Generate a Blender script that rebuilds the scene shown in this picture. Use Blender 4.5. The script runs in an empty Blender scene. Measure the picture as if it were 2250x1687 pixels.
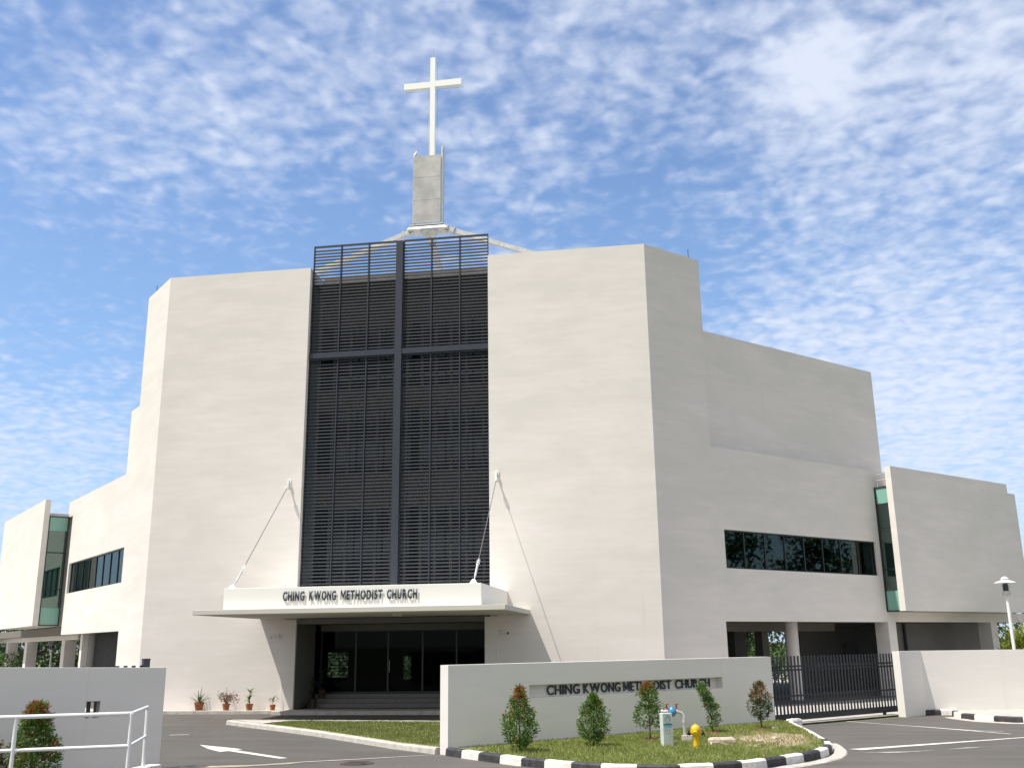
import bpy, bmesh, math, random
from mathutils import Vector, Matrix
R = math.radians
random.seed(7)
scn = bpy.context.scene
col = scn.collection

# ------------------------------------------------------------------ camera, world, sun, exposure
cam = bpy.data.cameras.new('camera'); camo = bpy.data.objects.new('camera', cam); col.objects.link(camo)
cam.sensor_width = 36; cam.lens = 34.53; cam.clip_end = 6000; cam.clip_start = .05
PITCH, ROLL, AZ = R(14.859), R(-0.7377), R(8.7395)
def vrot(v):                      # frame of the survey -> frame of the church (turned by AZ)
    x, y, z = v
    return Vector((x*math.cos(AZ) - y*math.sin(AZ), x*math.sin(AZ) + y*math.cos(AZ), z))
_f = Vector((0, math.cos(PITCH), math.sin(PITCH))); _u = Vector((0, -math.sin(PITCH), math.cos(PITCH))); _r = Vector((1, 0, 0))
_r2 = _r*math.cos(ROLL) + _u*math.sin(ROLL); _u2 = _u*math.cos(ROLL) - _r*math.sin(ROLL)
CF, CR, CU = vrot(_f), vrot(_r2), vrot(_u2)
CAM = Vector((9.616, -34.251, 2.2))
m = Matrix((CR, CU, -CF)).transposed().to_4x4(); m.translation = CAM
camo.matrix_world = m
scn.camera = camo

SUN = Vector((-.415, -.285, 1.0)).normalized()
world = bpy.data.worlds.new("World"); scn.world = world; world.use_nodes = True
nt = world.node_tree; nt.nodes.clear()
def N_(nt, t, **kw):
    n = nt.nodes.new(t)
    for k, v in kw.items(): setattr(n, k, v)
    return n
def MATH(nt, op, a, b=None, c=None, clamp=False):
    n = N_(nt, 'ShaderNodeMath', operation=op, use_clamp=clamp)
    for i, v in enumerate((a, b, c)):
        if v is None: continue
        if isinstance(v, (int, float)): n.inputs[i].default_value = v
        else: nt.links.new(v, n.inputs[i])
    return n.outputs[0]
L = nt.links.new
wo = N_(nt, 'ShaderNodeOutputWorld'); bg = N_(nt, 'ShaderNodeBackground'); bg.inputs[1].default_value = 1.0
sky = N_(nt, 'ShaderNodeTexSky', sky_type='NISHITA'); sky.sun_disc = False
sky.sun_elevation = math.asin(SUN.z); sky.sun_rotation = math.atan2(SUN.x, SUN.y)
sky.air_density = 1.0; sky.dust_density = .6; sky.ozone_density = 2.0; sky.altitude = 50
tc = N_(nt, 'ShaderNodeTexCoord')
sep = N_(nt, 'ShaderNodeSeparateXYZ'); L(tc.outputs['Generated'], sep.inputs[0])
zz = MATH(nt, 'ADD', MATH(nt, 'MAXIMUM', sep.outputs[2], 0.0), .16)
px = MATH(nt, 'DIVIDE', sep.outputs[0], zz); py = MATH(nt, 'DIVIDE', sep.outputs[1], zz)
cmb = N_(nt, 'ShaderNodeCombineXYZ'); L(px, cmb.inputs[0]); L(py, cmb.inputs[1])
def noise(nt, vec, scale, det=4, rough=.55, dist=0.0, w=None):
    n = N_(nt, 'ShaderNodeTexNoise'); n.inputs['Scale'].default_value = scale; n.inputs['Detail'].default_value = det
    n.inputs['Roughness'].default_value = rough; n.inputs['Distortion'].default_value = dist
    if vec is not None: nt.links.new(vec, n.inputs['Vector'])
    return n.outputs[0]
def mapr(nt, v, a, b, c=0., d=1., smooth=True):
    n = N_(nt, 'ShaderNodeMapRange', interpolation_type='SMOOTHSTEP' if smooth else 'LINEAR')
    nt.links.new(v, n.inputs[0])
    for i, x in enumerate((a, b, c, d)): n.inputs[i+1].default_value = x
    return n.outputs[0]
big = noise(nt, cmb.outputs[0], 2.8, 4, .55, .6)
mid = noise(nt, cmb.outputs[0], 17.0, 3, .5, .3)
fine = noise(nt, cmb.outputs[0], 34.0, 3, .5, .1)
# coverage: banks of high cloud lie in these directions of the sky, clear sky in others
cov = MATH(nt, 'MULTIPLY_ADD', big, .7, -.22)
for (dx, dy, dz, rad, wt) in (
    (.16, .84, .51, .10, .42), (.33, .80, .50, .15, .45), (.22, .92, .33, .22, .12), (.13, .96, .24, .16, .40), (.29, .93, .18, .20, .55),
    (.06, .89, .45, .07, .12), (.20, .85, .46, .14, .22), (-.09, .81, .58, .16, .22), (-.28, .79, .54, .16, .14),
    (-.50, .74, .45, .11, .34), (-.36, .80, .47, .12, .26), (-.42, .80, .41, .10, .04), (-.57, .80, .19, .13, .40), (-.10, .87, .49, .09, .12),
    (.16, .84, .52, .055, .60), (.02, .92, .40, .05, .10), (.40, .78, .50, .09, .30), (.04, .80, .60, .14, .16), (.24, .93, .25, .10, .14),
    (-.02, .91, .41, .12, -.34), (-.53, .78, .33, .16, -.50), (-.33, .86, .385, .15, -.46), (-.54, .66, .55, .12, -.22), (.05, .93, .36, .11, -.30),
    (-.62, .77, .27, .10, -.1), (.2, .95, .28, .07, -.1)):
    vd = N_(nt, 'ShaderNodeVectorMath', operation='DISTANCE'); L(tc.outputs['Generated'], vd.inputs[0])
    l = math.sqrt(dx*dx+dy*dy+dz*dz); vd.inputs[1].default_value = (dx/l, dy/l, dz/l)
    b = mapr(nt, vd.outputs[1], rad*1.25, 0.0, 0.0, wt)
    cov = MATH(nt, 'ADD', cov, b)
warp = N_(nt, 'ShaderNodeVectorMath', operation='MULTIPLY_ADD'); wn = N_(nt, 'ShaderNodeTexNoise'); wn.inputs['Scale'].default_value = 9.0; wn.inputs['Detail'].default_value = 3
L(cmb.outputs[0], wn.inputs['Vector']); L(wn.outputs['Color'], warp.inputs[0]); warp.inputs[1].default_value = (.16, .10, 0); L(cmb.outputs[0], warp.inputs[2])
vor = N_(nt, 'ShaderNodeTexVoronoi', feature='F1'); vor.inputs['Scale'].default_value = 20.0; L(warp.outputs[0], vor.inputs['Vector'])
vor2 = N_(nt, 'ShaderNodeTexVoronoi', feature='F1'); vor2.inputs['Scale'].default_value = 30.0; L(warp.outputs[0], vor2.inputs['Vector'])
puff = MATH(nt, 'MULTIPLY_ADD', vor.outputs['Distance'], -1.0, 1.0); puff2 = MATH(nt, 'MULTIPLY_ADD', vor2.outputs['Distance'], -1.0, 1.0)
dap = MATH(nt, 'ADD', MATH(nt, 'MULTIPLY_ADD', mid, 1.0, MATH(nt, 'MULTIPLY', fine, .75)), MATH(nt, 'MULTIPLY_ADD', puff, .42, MATH(nt, 'MULTIPLY', puff2, .34)))   # mean about 1.4
dens = MATH(nt, 'ADD', MATH(nt, 'MULTIPLY_ADD', dap, 1.1, -1.54), cov)
# haze of thin cloud everywhere plus dapples
cl = mapr(nt, dens, -.52, 1.16, 0.0, .93)
# low sky whitens
low = mapr(nt, sep.outputs[2], .50, .02, 0.0, .62, False)
blue = N_(nt, 'ShaderNodeVectorMath', operation='MULTIPLY'); L(sky.outputs[0], blue.inputs[0]); blue.inputs[1].default_value = (.124, .132, .144)
mixl = N_(nt, 'ShaderNodeMix', data_type='RGBA'); L(low, mixl.inputs['Factor']); L(blue.outputs[0], mixl.inputs['A'])
mixl.inputs['B'].default_value = (.27, .43, .68, 1)
mixc = N_(nt, 'ShaderNodeMix', data_type='RGBA'); L(cl, mixc.inputs['Factor']); L(mixl.outputs['Result'], mixc.inputs['A'])
mixc.inputs['B'].default_value = (.60, .65, .76, 1)
# unseen neutral cloud layer, added behind the camera to light the shaded walls
rear = mapr(nt, sep.outputs[1], .30, -.20, 0.0, .85)
mixr = N_(nt, 'ShaderNodeMix', data_type='RGBA'); L(rear, mixr.inputs['Factor']); L(mixc.outputs['Result'], mixr.inputs['A'])
mixr.inputs['B'].default_value = (.57, .58, .605, 1)
L(mixr.outputs['Result'], bg.inputs[0]); L(bg.outputs[0], wo.inputs[0])

sun = bpy.data.lights.new('sun', 'SUN'); suno = bpy.data.objects.new('sun', sun); col.objects.link(suno)
sun.energy = 4.45; sun.angle = R(.53); sun.color = (1.0, .95, .86)
suno.rotation_euler = SUN.to_track_quat('Z', 'Y').to_euler(); suno.location = (-20, -20, 60)
scn.view_settings.view_transform = 'Standard'; scn.view_settings.look = 'None'
scn.view_settings.exposure = 0.42; scn.view_settings.gamma = 1; scn.view_settings.use_curve_mapping = False

# ------------------------------------------------------------------ materials
def newmat(name):
    mt = bpy.data.materials.new(name); mt.use_nodes = True
    nt = mt.node_tree; b = nt.nodes['Principled BSDF']
    return mt, nt, b
def mat(name, c, rough=.7, metal=0., var=.0, vs=3., c2=None, bump=0., bs=60., spec=None, det=5):
    mt, nt, b = newmat(name)
    b.inputs['Base Color'].default_value = (*c, 1); b.inputs['Roughness'].default_value = rough; b.inputs['Metallic'].default_value = metal
    if spec is not None: b.inputs['Specular IOR Level'].default_value = spec
    tc = N_(nt, 'ShaderNodeTexCoord')
    if var or c2:
        n = noise(nt, tc.outputs['Object'], vs, det, .6)
        mr = mapr(nt, n, .3, .7)
        mx = N_(nt, 'ShaderNodeMix', data_type='RGBA'); nt.links.new(mr, mx.inputs['Factor'])
        a = [max(0, x*(1-var)) for x in c]; d = list(c2) if c2 else [min(1, x*(1+var)) for x in c]
        mx.inputs['A'].default_value = (*a, 1); mx.inputs['B'].default_value = (*d, 1)
        nt.links.new(mx.outputs['Result'], b.inputs['Base Color'])
    if bump:
        n = noise(nt, tc.outputs['Object'], bs, 4, .6)
        bp = N_(nt, 'ShaderNodeBump'); bp.inputs['Strength'].default_value = bump; bp.inputs['Distance'].default_value = .02
        nt.links.new(n, bp.inputs['Height']); nt.links.new(bp.outputs[0], b.inputs['Normal'])
    return mt
def plaster(name, c, warm, stain=.25):
    """painted render: broad uneven patches, faint float marks, thin streaks of dirt running down"""
    mt, nt, b = newmat(name)
    b.inputs['Roughness'].default_value = .88; b.inputs['Specular IOR Level'].default_value = .2
    tc = N_(nt, 'ShaderNodeTexCoord')
    mp = N_(nt, 'ShaderNodeMapping'); mp.inputs['Scale'].default_value = (.35, .35, .9); nt.links.new(tc.outputs['Object'], mp.inputs[0])
    n1 = mapr(nt, noise(nt, mp.outputs[0], 1.0, 6, .62, .4), .28, .72)
    mp2 = N_(nt, 'ShaderNodeMapping'); mp2.inputs['Scale'].default_value = (2.6, 2.6, .12); nt.links.new(tc.outputs['Object'], mp2.inputs[0])
    n2 = mapr(nt, noise(nt, mp2.outputs[0], 1.0, 5, .6), .62, .86, 0, stain)
    mp3 = N_(nt, 'ShaderNodeMapping'); mp3.inputs['Scale'].default_value = (.5, .5, 5.0); nt.links.new(tc.outputs['Object'], mp3.inputs[0])
    n3 = mapr(nt, noise(nt, mp3.outputs[0], 1.0, 4, .6), .35, .65, 0, .35)
    mx = N_(nt, 'ShaderNodeMix', data_type='RGBA'); nt.links.new(n1, mx.inputs['Factor'])
    mx.inputs['A'].default_value = (*c, 1); mx.inputs['B'].default_value = (*warm, 1)
    mx2 = N_(nt, 'ShaderNodeMix', data_type='RGBA'); nt.links.new(n2, mx2.inputs['Factor']); nt.links.new(mx.outputs['Result'], mx2.inputs['A'])
    mx2.inputs['B'].default_value = (c[0]*.72, c[1]*.71, c[2]*.68, 1)
    mx3 = N_(nt, 'ShaderNodeMix', data_type='RGBA'); nt.links.new(n3, mx3.inputs['Factor']); nt.links.new(mx2.outputs['Result'], mx3.inputs['A'])
    mx3.inputs['B'].default_value = (c[0]*.95, c[1]*.945, c[2]*.93, 1)
    nt.links.new(mx3.outputs['Result'], b.inputs['Base Color'])
    bp = N_(nt, 'ShaderNodeBump'); bp.inputs['Strength'].default_value = .25; bp.inputs['Distance'].default_value = .01
    nt.links.new(noise(nt, tc.outputs['Object'], 45, 4, .6), bp.inputs['Height']); nt.links.new(bp.outputs[0], b.inputs['Normal'])
    return mt
M = {}
M['render'] = plaster('cream_render', (.695, .668, .625), (.80, .738, .705), .5)
M['ppt'] = plaster('white_parapet_render', (.86, .85, .81), (.88, .86, .81), .1)
M['slabedge'] = plaster('weathered_slab_render', (.56, .54, .50), (.60, .565, .52), .5)
M['bwall'] = plaster('boundary_render', (.72, .70, .665), (.78, .745, .705), .6)
M['soffit'] = mat('soffit_paint', (.60, .58, .55), .9, var=.04, vs=2)
M['inner'] = mat('inner_wall_paint', (.20, .19, .175), .9, var=.06, vs=1.5)  # tone lowered to deepen the undercroft shadow
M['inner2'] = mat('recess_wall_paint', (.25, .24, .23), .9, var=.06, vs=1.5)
M['darkin'] = mat('dark_interior', (.03, .03, .032), .9, var=.2)  # near-black colour stands in for the darkness of unlit rooms
M['steel'] = mat('charcoal_powder_coat', (.027, .033, .048), .42, metal=.0, var=.12, vs=8, spec=.5)
M['slat'] = mat('louvre_slat_paint', (.032, .037, .048), .5, var=.15, vs=5, spec=.5)
M['recess'] = mat('recess_paint_with_shade', (.17, .165, .145), .9, var=.05)  # shade of the entrance recess is darkened into this paint
M['backband'] = mat('dark_spandrel', (.17, .16, .155), .8, var=.15, vs=1.2)
M['gate'] = mat('dark_gate_paint', (.013, .016, .023), .45, var=.15, vs=8)
M['reveal'] = mat('reveal_paint', (.42, .50, .53), .8, var=.05)
M['frame'] = mat('window_frame_metal', (.02, .03, .032), .4, var=.1)
M['cross'] = mat('cross_enamel', (.93, .93, .91), .35)
M['white'] = mat('white_paint', (.80, .80, .78), .45, var=.04, vs=6)
M['galv'] = mat('galvanised_steel', (.55, .56, .56), .5, metal=.35, var=.12, vs=5)
M['wire'] = mat('dark_steel_wire', (.16, .16, .16), .5, metal=.3, var=.1)
M['undfl'] = mat('undercroft_floor', (.11, .105, .10), .85, var=.12, vs=1.)  # floor tone darkened to keep the undercroft dim
M['zinc'] = mat('weathered_aluminium_sheet', (.36, .355, .34), .6, metal=.15, c2=(.50, .49, .47), vs=1.6, bump=.2, bs=8, det=8)
M['letter'] = mat('letter_metal', (.030, .045, .062), .4, var=.15, vs=8)
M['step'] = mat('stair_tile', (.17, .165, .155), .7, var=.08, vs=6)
M['conc'] = mat('concrete', (.46, .43, .39), .9, var=.14, vs=5, bump=.5, bs=30)
M['paving'] = mat('light_concrete_paving', (.42, .40, .37), .9, var=.12, vs=1.3, bump=.3, bs=20)
M['kerbw'] = mat('white_kerb_paint', (.82, .79, .74), .75, c2=(.64, .61, .56), vs=7, bump=.5, bs=25, det=8)
M['kerbb'] = mat('black_kerb_paint', (.022, .022, .026), .7, c2=(.06, .055, .055), vs=8, bump=.5, bs=25, det=8)
M['line'] = mat('road_paint', (.70, .68, .62), .8, c2=(.46, .44, .41), vs=5, det=9)
M['fadeline'] = mat('worn_road_paint', (.24, .23, .215), .8, c2=(.52, .50, .46), vs=6, det=9)
M['terracotta'] = mat('terracotta', (.42, .15, .06), .75, c2=(.28, .09, .045), vs=10)
M['darkpot'] = mat('shade_darkened_pot', (.05, .03, .022), .7, var=.2)  # for pots in the entrance shade, with that shade put into the colour
M['usoff'] = mat('undercroft_soffit', (.18, .165, .145), .9, var=.06)  # ceiling tone darkened for a deeper undercroft shadow
M['bark'] = mat('bark', (.11, .075, .05), .9, c2=(.05, .035, .025), vs=25, bump=.6, bs=60)
M['soil'] = mat('red_soil', (.20, .075, .04), .95, c2=(.11, .045, .03), vs=20, bump=1., bs=40)
M['stone'] = mat('broken_concrete', (.62, .52, .42), .9, c2=(.45, .38, .31), vs=9, bump=.8, bs=30)
M['hyd'] = mat('yellow_hydrant_paint', (.80, .52, .02), .35, c2=(.66, .38, .015), vs=9, det=8)
M['black'] = mat('black_rubber', (.012, .012, .014), .5, var=.2)
M['red'] = mat('faded_red_handwheel', (.38, .09, .08), .5, c2=(.24, .06, .05), vs=30)
M['meter'] = mat('blue_meter_paint', (.05, .20, .38), .35, c2=(.08, .27, .45), vs=14)
M['slabw'] = mat('white_marker_paint', (.62, .66, .64), .6, c2=(.50, .55, .54), vs=6)
M['mark'] = mat('marker_blue', (.06, .16, .27), .6, var=.1)
M['markl'] = mat('marker_light_blue', (.22, .48, .56), .6, var=.1)
M['iron'] = mat('cast_iron', (.10, .075, .06), .7, c2=(.06, .05, .045), vs=20, bump=.6, bs=50)
M['lampgl'] = mat('lamp_louvre', (.10, .11, .12), .4, var=.1)
M['curtain'] = mat('pale_green_blind', (.16, .25, .26), .8, var=.06)

def asphalt(name, base, warm, stains=True):
    mt, nt, b = newmat(name)
    b.inputs['Roughness'].default_value = .85
    tc = N_(nt, 'ShaderNodeTexCoord')
    n1 = mapr(nt, noise(nt, tc.outputs['Object'], .45, 7, .62, .5), .3, .7)
    n2 = mapr(nt, noise(nt, tc.outputs['Object'], 90, 3, .6), .3, .7, .72, 1.28)
    mp = N_(nt, 'ShaderNodeMapping'); mp.inputs['Rotation'].default_value = (0, 0, R(-32)); mp.inputs['Scale'].default_value = (.18, 2.2, 1); nt.links.new(tc.outputs['Object'], mp.inputs[0])
    n3 = mapr(nt, noise(nt, mp.outputs[0], 1.0, 6, .6), .42, .75, 0, .5)
    mx = N_(nt, 'ShaderNodeMix', data_type='RGBA'); nt.links.new(n1, mx.inputs['Factor']); mx.inputs['A'].default_value = (*base, 1); mx.inputs['B'].default_value = (*warm, 1)
    mx3 = N_(nt, 'ShaderNodeMix', data_type='RGBA'); nt.links.new(n3, mx3.inputs['Factor']); nt.links.new(mx.outputs['Result'], mx3.inputs['A']); mx3.inputs['B'].default_value = (base[0]*1.75, base[1]*1.7, base[2]*1.6, 1)
    vm = N_(nt, 'ShaderNodeVectorMath', operation='SCALE'); nt.links.new(mx3.outputs['Result'], vm.inputs[0]); nt.links.new(n2, vm.inputs['Scale'])
    nt.links.new(vm.outputs[0], b.inputs['Base Color'])
    bp = N_(nt, 'ShaderNodeBump'); bp.inputs['Strength'].default_value = .6; bp.inputs['Distance'].default_value = .01
    nt.links.new(noise(nt, tc.outputs['Object'], 160, 3, .6), bp.inputs['Height']); nt.links.new(bp.outputs[0], b.inputs['Normal'])
    return mt
M['asphalt'] = asphalt('asphalt', (.088, .081, .074), (.112, .103, .092))
M['drive'] = asphalt('driveway_asphalt', (.075, .069, .063), (.095, .088, .079))

def glassmat(name, tint, refl=.12, k=1.0):
    mt, nt, b = newmat(name); nt.nodes.remove(b)
    out = nt.nodes['Material Output']
    tr = N_(nt, 'ShaderNodeBsdfTransparent'); tr.inputs[0].default_value = (*tint, 1)
    gl = N_(nt, 'ShaderNodeBsdfGlossy'); gl.inputs['Roughness'].default_value = .02; gl.inputs[0].default_value = (.85, .95, .92, 1)
    fr = N_(nt, 'ShaderNodeFresnel'); fr.inputs[0].default_value = 1.5
    f = MATH(nt, 'MULTIPLY_ADD', fr.outputs[0], k, refl*.3)
    mx = N_(nt, 'ShaderNodeMixShader'); nt.links.new(f, mx.inputs[0]); nt.links.new(tr.outputs[0], mx.inputs[1]); nt.links.new(gl.outputs[0], mx.inputs[2])
    nt.links.new(mx.outputs[0], out.inputs[0])
    return mt
M['glass'] = glassmat('tinted_glass', (.22, .29, .285), .0, .8)
M['gglass'] = glassmat('green_glass', (.42, .60, .55), .3)
M['dglass'] = glassmat('dark_glass', (.36, .39, .39), .0, .13)
mt, nt2, b = newmat('frosted_green_glass'); b.inputs['Base Color'].default_value = (.22, .44, .37, 1); b.inputs['Roughness'].default_value = .2; M['frost'] = mt
mt, nt2, b = newmat('screened_dark_glass'); b.inputs['Base Color'].default_value = (.018, .026, .028, 1); b.inputs['Roughness'].default_value = .06; M['sglass'] = mt

def leafmat(name, c1, c2, trans=.35):
    mt, nt, b = newmat(name)
    geo = N_(nt, 'ShaderNodeNewGeometry')
    mx = N_(nt, 'ShaderNodeMix', data_type='RGBA'); nt.links.new(geo.outputs['Random Per Island'], mx.inputs['Factor'])
    mx.inputs['A'].default_value = (*c1, 1); mx.inputs['B'].default_value = (*c2, 1)
    nt.links.new(mx.outputs['Result'], b.inputs['Base Color']); b.inputs['Roughness'].default_value = .42
    tl = N_(nt, 'ShaderNodeBsdfTranslucent'); nt.links.new(mx.outputs['Result'], tl.inputs[0])
    ms = N_(nt, 'ShaderNodeMixShader'); ms.inputs[0].default_value = trans
    nt.links.new(b.outputs[0], ms.inputs[1]); nt.links.new(tl.outputs[0], ms.inputs[2]); nt.links.new(ms.outputs[0], nt.nodes['Material Output'].inputs[0])
    return mt
M['leaf'] = leafmat('green_leaves', (.05, .12, .022), (.18, .29, .06))
M['leafd'] = leafmat('dark_green_leaves', (.022, .05, .018), (.07, .115, .03))
M['leafr'] = leafmat('young_red_leaves', (.30, .06, .035), (.42, .17, .04))
M['leafy'] = leafmat('bronze_leaves', (.16, .10, .03), (.32, .19, .045))
M['leafp'] = leafmat('pink_flowers', (.38, .13, .16), (.22, .10, .10))
M['grass'] = leafmat('grass_blades', (.14, .19, .03), (.36, .41, .12), .35)
M['lawn'] = leafmat('lawn_blades', (.10, .14, .02), (.22, .25, .06), .3)
M['straw'] = leafmat('dry_grass_blades', (.30, .24, .12), (.46, .38, .24), .2)
M['backleaf'] = leafmat('background_leaves', (.025, .07, .015), (.13, .24, .04), .35)
M['yleaf'] = leafmat('yellow_green_leaves', (.14, .18, .03), (.30, .33, .06), .3)
M['verge'] = mat('verge_earth', (.15, .19, .045), .95, c2=(.20, .20, .075), vs=3, bump=1., bs=30, det=8)
M['field'] = mat('field_grass', (.07, .10, .03), .95, c2=(.12, .14, .05), vs=.4, bump=.6, bs=6, det=8)
M['dryearth'] = mat('dry_earth', (.34, .26, .18), .95, c2=(.46, .37, .27), vs=6, bump=1., bs=30, det=8)

# ------------------------------------------------------------------ mesh helpers
def tag(o, label=None, cat=None, group=None, kind=None):
    if label: o['label'] = label
    if cat: o['category'] = cat
    if group: o['group'] = group
    if kind: o['kind'] = kind
    return o
def empty(name, loc, label, cat, group=None):
    o = bpy.data.objects.new(name, None); col.objects.link(o); o.location = loc; o.empty_display_size = .3
    return tag(o, label, cat, group)
class MB:
    """collects polygons in world coordinates"""
    def __init__(s): s.v = []; s.f = []; s.m = []
    def poly(s, pts, mi=0):
        i = len(s.v); s.v += [tuple(p) for p in pts]; s.f.append(tuple(range(i, i+len(pts)))); s.m.append(mi)
    def hexa(s, c, mi=0):          # c: 8 corners, bottom ring (ccw from above) then top ring
        i = len(s.v); s.v += [tuple(p) for p in c]
        for q in ((3,2,1,0),(4,5,6,7),(0,1,5,4),(1,2,6,5),(2,3,7,6),(3,0,4,7)):
            s.f.append(tuple(i+k for k in q)); s.m.append(mi)
    def box(s, x0, x1, y0, y1, z0, z1, fr=None, mi=0):
        fr = fr or (lambda a, b, z: (a, b, z))
        s.hexa([fr(*p) for p in ((x0,y0,z0),(x1,y0,z0),(x1,y1,z0),(x0,y1,z0),(x0,y0,z1),(x1,y0,z1),(x1,y1,z1),(x0,y1,z1))], mi)
    def tube(s, pts, r, n=10, cap=True, mi=0):
        pts = [Vector(p) for p in pts]; rs = r if isinstance(r, (list, tuple)) else [r]*len(pts)
        rings = []; up = Vector((0, 0, 1))
        for k, p in enumerate(pts):
            d = (pts[min(k+1, len(pts)-1)] - pts[max(k-1, 0)]).normalized()
            ref = up if abs(d.z) < .95 else Vector((1, 0, 0))
            a = d.cross(ref).normalized(); b = d.cross(a)
            i = len(s.v)
            for j in range(n):
                t = 2*math.pi*j/n; s.v.append(tuple(p + (a*math.cos(t) + b*math.sin(t))*rs[k]))
            rings.append(i)
        for k in range(len(rings)-1):
            for j in range(n):
                s.f.append((rings[k]+j, rings[k]+(j+1) % n, rings[k+1]+(j+1) % n, rings[k+1]+j)); s.m.append(mi)
        if cap:
            s.f.append(tuple(rings[0]+j for j in reversed(range(n)))); s.m.append(mi)
            s.f.append(tuple(rings[-1]+j for j in range(n))); s.m.append(mi)
    def lathe(s, c, prof, n=20, mi=0):
        c = Vector(c); rings = []
        for (r, z) in prof:
            i = len(s.v); rings.append(i)
            for j in range(n):
                t = 2*math.pi*j/n; s.v.append((c.x+r*math.cos(t), c.y+r*math.sin(t), c.z+z))
        for k in range(len(rings)-1):
            for j in range(n):
                s.f.append((rings[k]+j, rings[k]+(j+1) % n, rings[k+1]+(j+1) % n, rings[k+1]+j)); s.m.append(mi)
        s.f.append(tuple(rings[0]+j for j in reversed(range(n)))); s.m.append(mi)
        s.f.append(tuple(rings[-1]+j for j in range(n))); s.m.append(mi)
    def build(s, name, mats, parent=None, label=None, bevel=0., smooth=False, fixn=True):
        me = bpy.data.meshes.new(name)
        org = Vector((0, 0, 0))
        if parent is not None:
            p = parent
            while p is not None: org += p.location; p = p.parent
        me.from_pydata([(x-org.x, y-org.y, z-org.z) for x, y, z in s.v], [], s.f)
        if not isinstance(mats, (list, tuple)): mats = [mats]
        for q in mats: me.materials.append(q)
        for p_, mi in zip(me.polygons, s.m): p_.material_index = mi
        if fixn:
            bm = bmesh.new(); bm.from_mesh(me); bmesh.ops.recalc_face_normals(bm, faces=bm.faces); bm.to_mesh(me); bm.free()
        if smooth:
            for p_ in me.polygons: p_.use_smooth = True
        o = bpy.data.objects.new(name, me); col.objects.link(o); o.parent = parent
        if bevel:
            md = o.modifiers.new('bevel', 'BEVEL'); md.width = bevel; md.segments = 2; md.limit_method = 'ANGLE'
        if smooth:
            try: me.set_sharp_from_angle(angle=R(40))
            except Exception: pass
        if label: o['label'] = label
        return o
def walls(mb, fr, x0, x1, z0, z1, y0, y1, holes=(), mi=0):
    """slab in frame fr spanning x0..x1, z0..z1, front y0, back y1, with rectangular holes (xa,xb,za,zb)"""
    xs = sorted({x0, x1, *[min(max(h[i], x0), x1) for h in holes for i in (0, 1)]})
    zs = sorted({z0, z1, *[min(max(h[i], z0), z1) for h in holes for i in (2, 3)]})
    def solid(i, j):
        if i < 0 or j < 0 or i >= len(xs)-1 or j >= len(zs)-1: return False
        cx, cz = (xs[i]+xs[i+1])/2, (zs[j]+zs[j+1])/2
        return not any(h[0] < cx < h[1] and h[2] < cz < h[3] for h in holes)
    for i in range(len(xs)-1):
        for j in range(len(zs)-1):
            if not solid(i, j): continue
            a, b, c, d = xs[i], xs[i+1], zs[j], zs[j+1]
            mb.poly([fr(a, y0, c), fr(b, y0, c), fr(b, y0, d), fr(a, y0, d)], mi)
            mb.poly([fr(b, y1, c), fr(a, y1, c), fr(a, y1, d), fr(b, y1, d)], mi)
            if not solid(i-1, j): mb.poly([fr(a, y1, c), fr(a, y0, c), fr(a, y0, d), fr(a, y1, d)], mi)
            if not solid(i+1, j): mb.poly([fr(b, y0, c), fr(b, y1, c), fr(b, y1, d), fr(b, y0, d)], mi)
            if not solid(i, j-1): mb.poly([fr(a, y0, c), fr(a, y1, c), fr(b, y1, c), fr(b, y0, c)], mi)
            if not solid(i, j+1): mb.poly([fr(a, y0, d), fr(b, y0, d), fr(b, y1, d), fr(a, y1, d)], mi)
def wallbuild(mb, name, m_, parent, label=None):
    o = mb.build(name, m_, parent, label, fixn=False)
    bm = bmesh.new(); bm.from_mesh(o.data); bmesh.ops.remove_doubles(bm, verts=bm.verts, dist=1e-4)
    bmesh.ops.recalc_face_normals(bm, faces=bm.faces); bm.to_mesh(o.data); bm.free(); return o
def leaves(mb, centre, size, n_vec=None, mi=0, aspect=.42, droop=0.):
    c = Vector(centre)
    d = n_vec if n_vec else Vector((random.gauss(0, 1), random.gauss(0, 1), random.gauss(0, 1)))
    d = Vector(d); d.z -= droop; d.normalize()
    w = d.cross(Vector((random.gauss(0, 1), random.gauss(0, 1), random.gauss(0, 1)))).normalized()
    a = c - d*size*.5; b = c + d*size*.5
    k = w*size*aspect*.5; up = d.cross(w)*size*.08
    mb.poly([a, c-k-up*.2 - d*size*.05, b, c+k+up - d*size*.05], mi)

s2 = math.sqrt(.5)
HW, H1 = 9.363, 16.5
HWr, HWl = HW, HW
RW = lambda s, n, z: (HW + s*s2 - n*s2, s*s2 + n*s2, z)        # right wing: along, depth, height
LW = lambda s, n, z: (-HW - s*s2 + n*s2, s*s2 + n*s2, z)       # left wing
ID = lambda a, b, z: (a, b, z)

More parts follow.
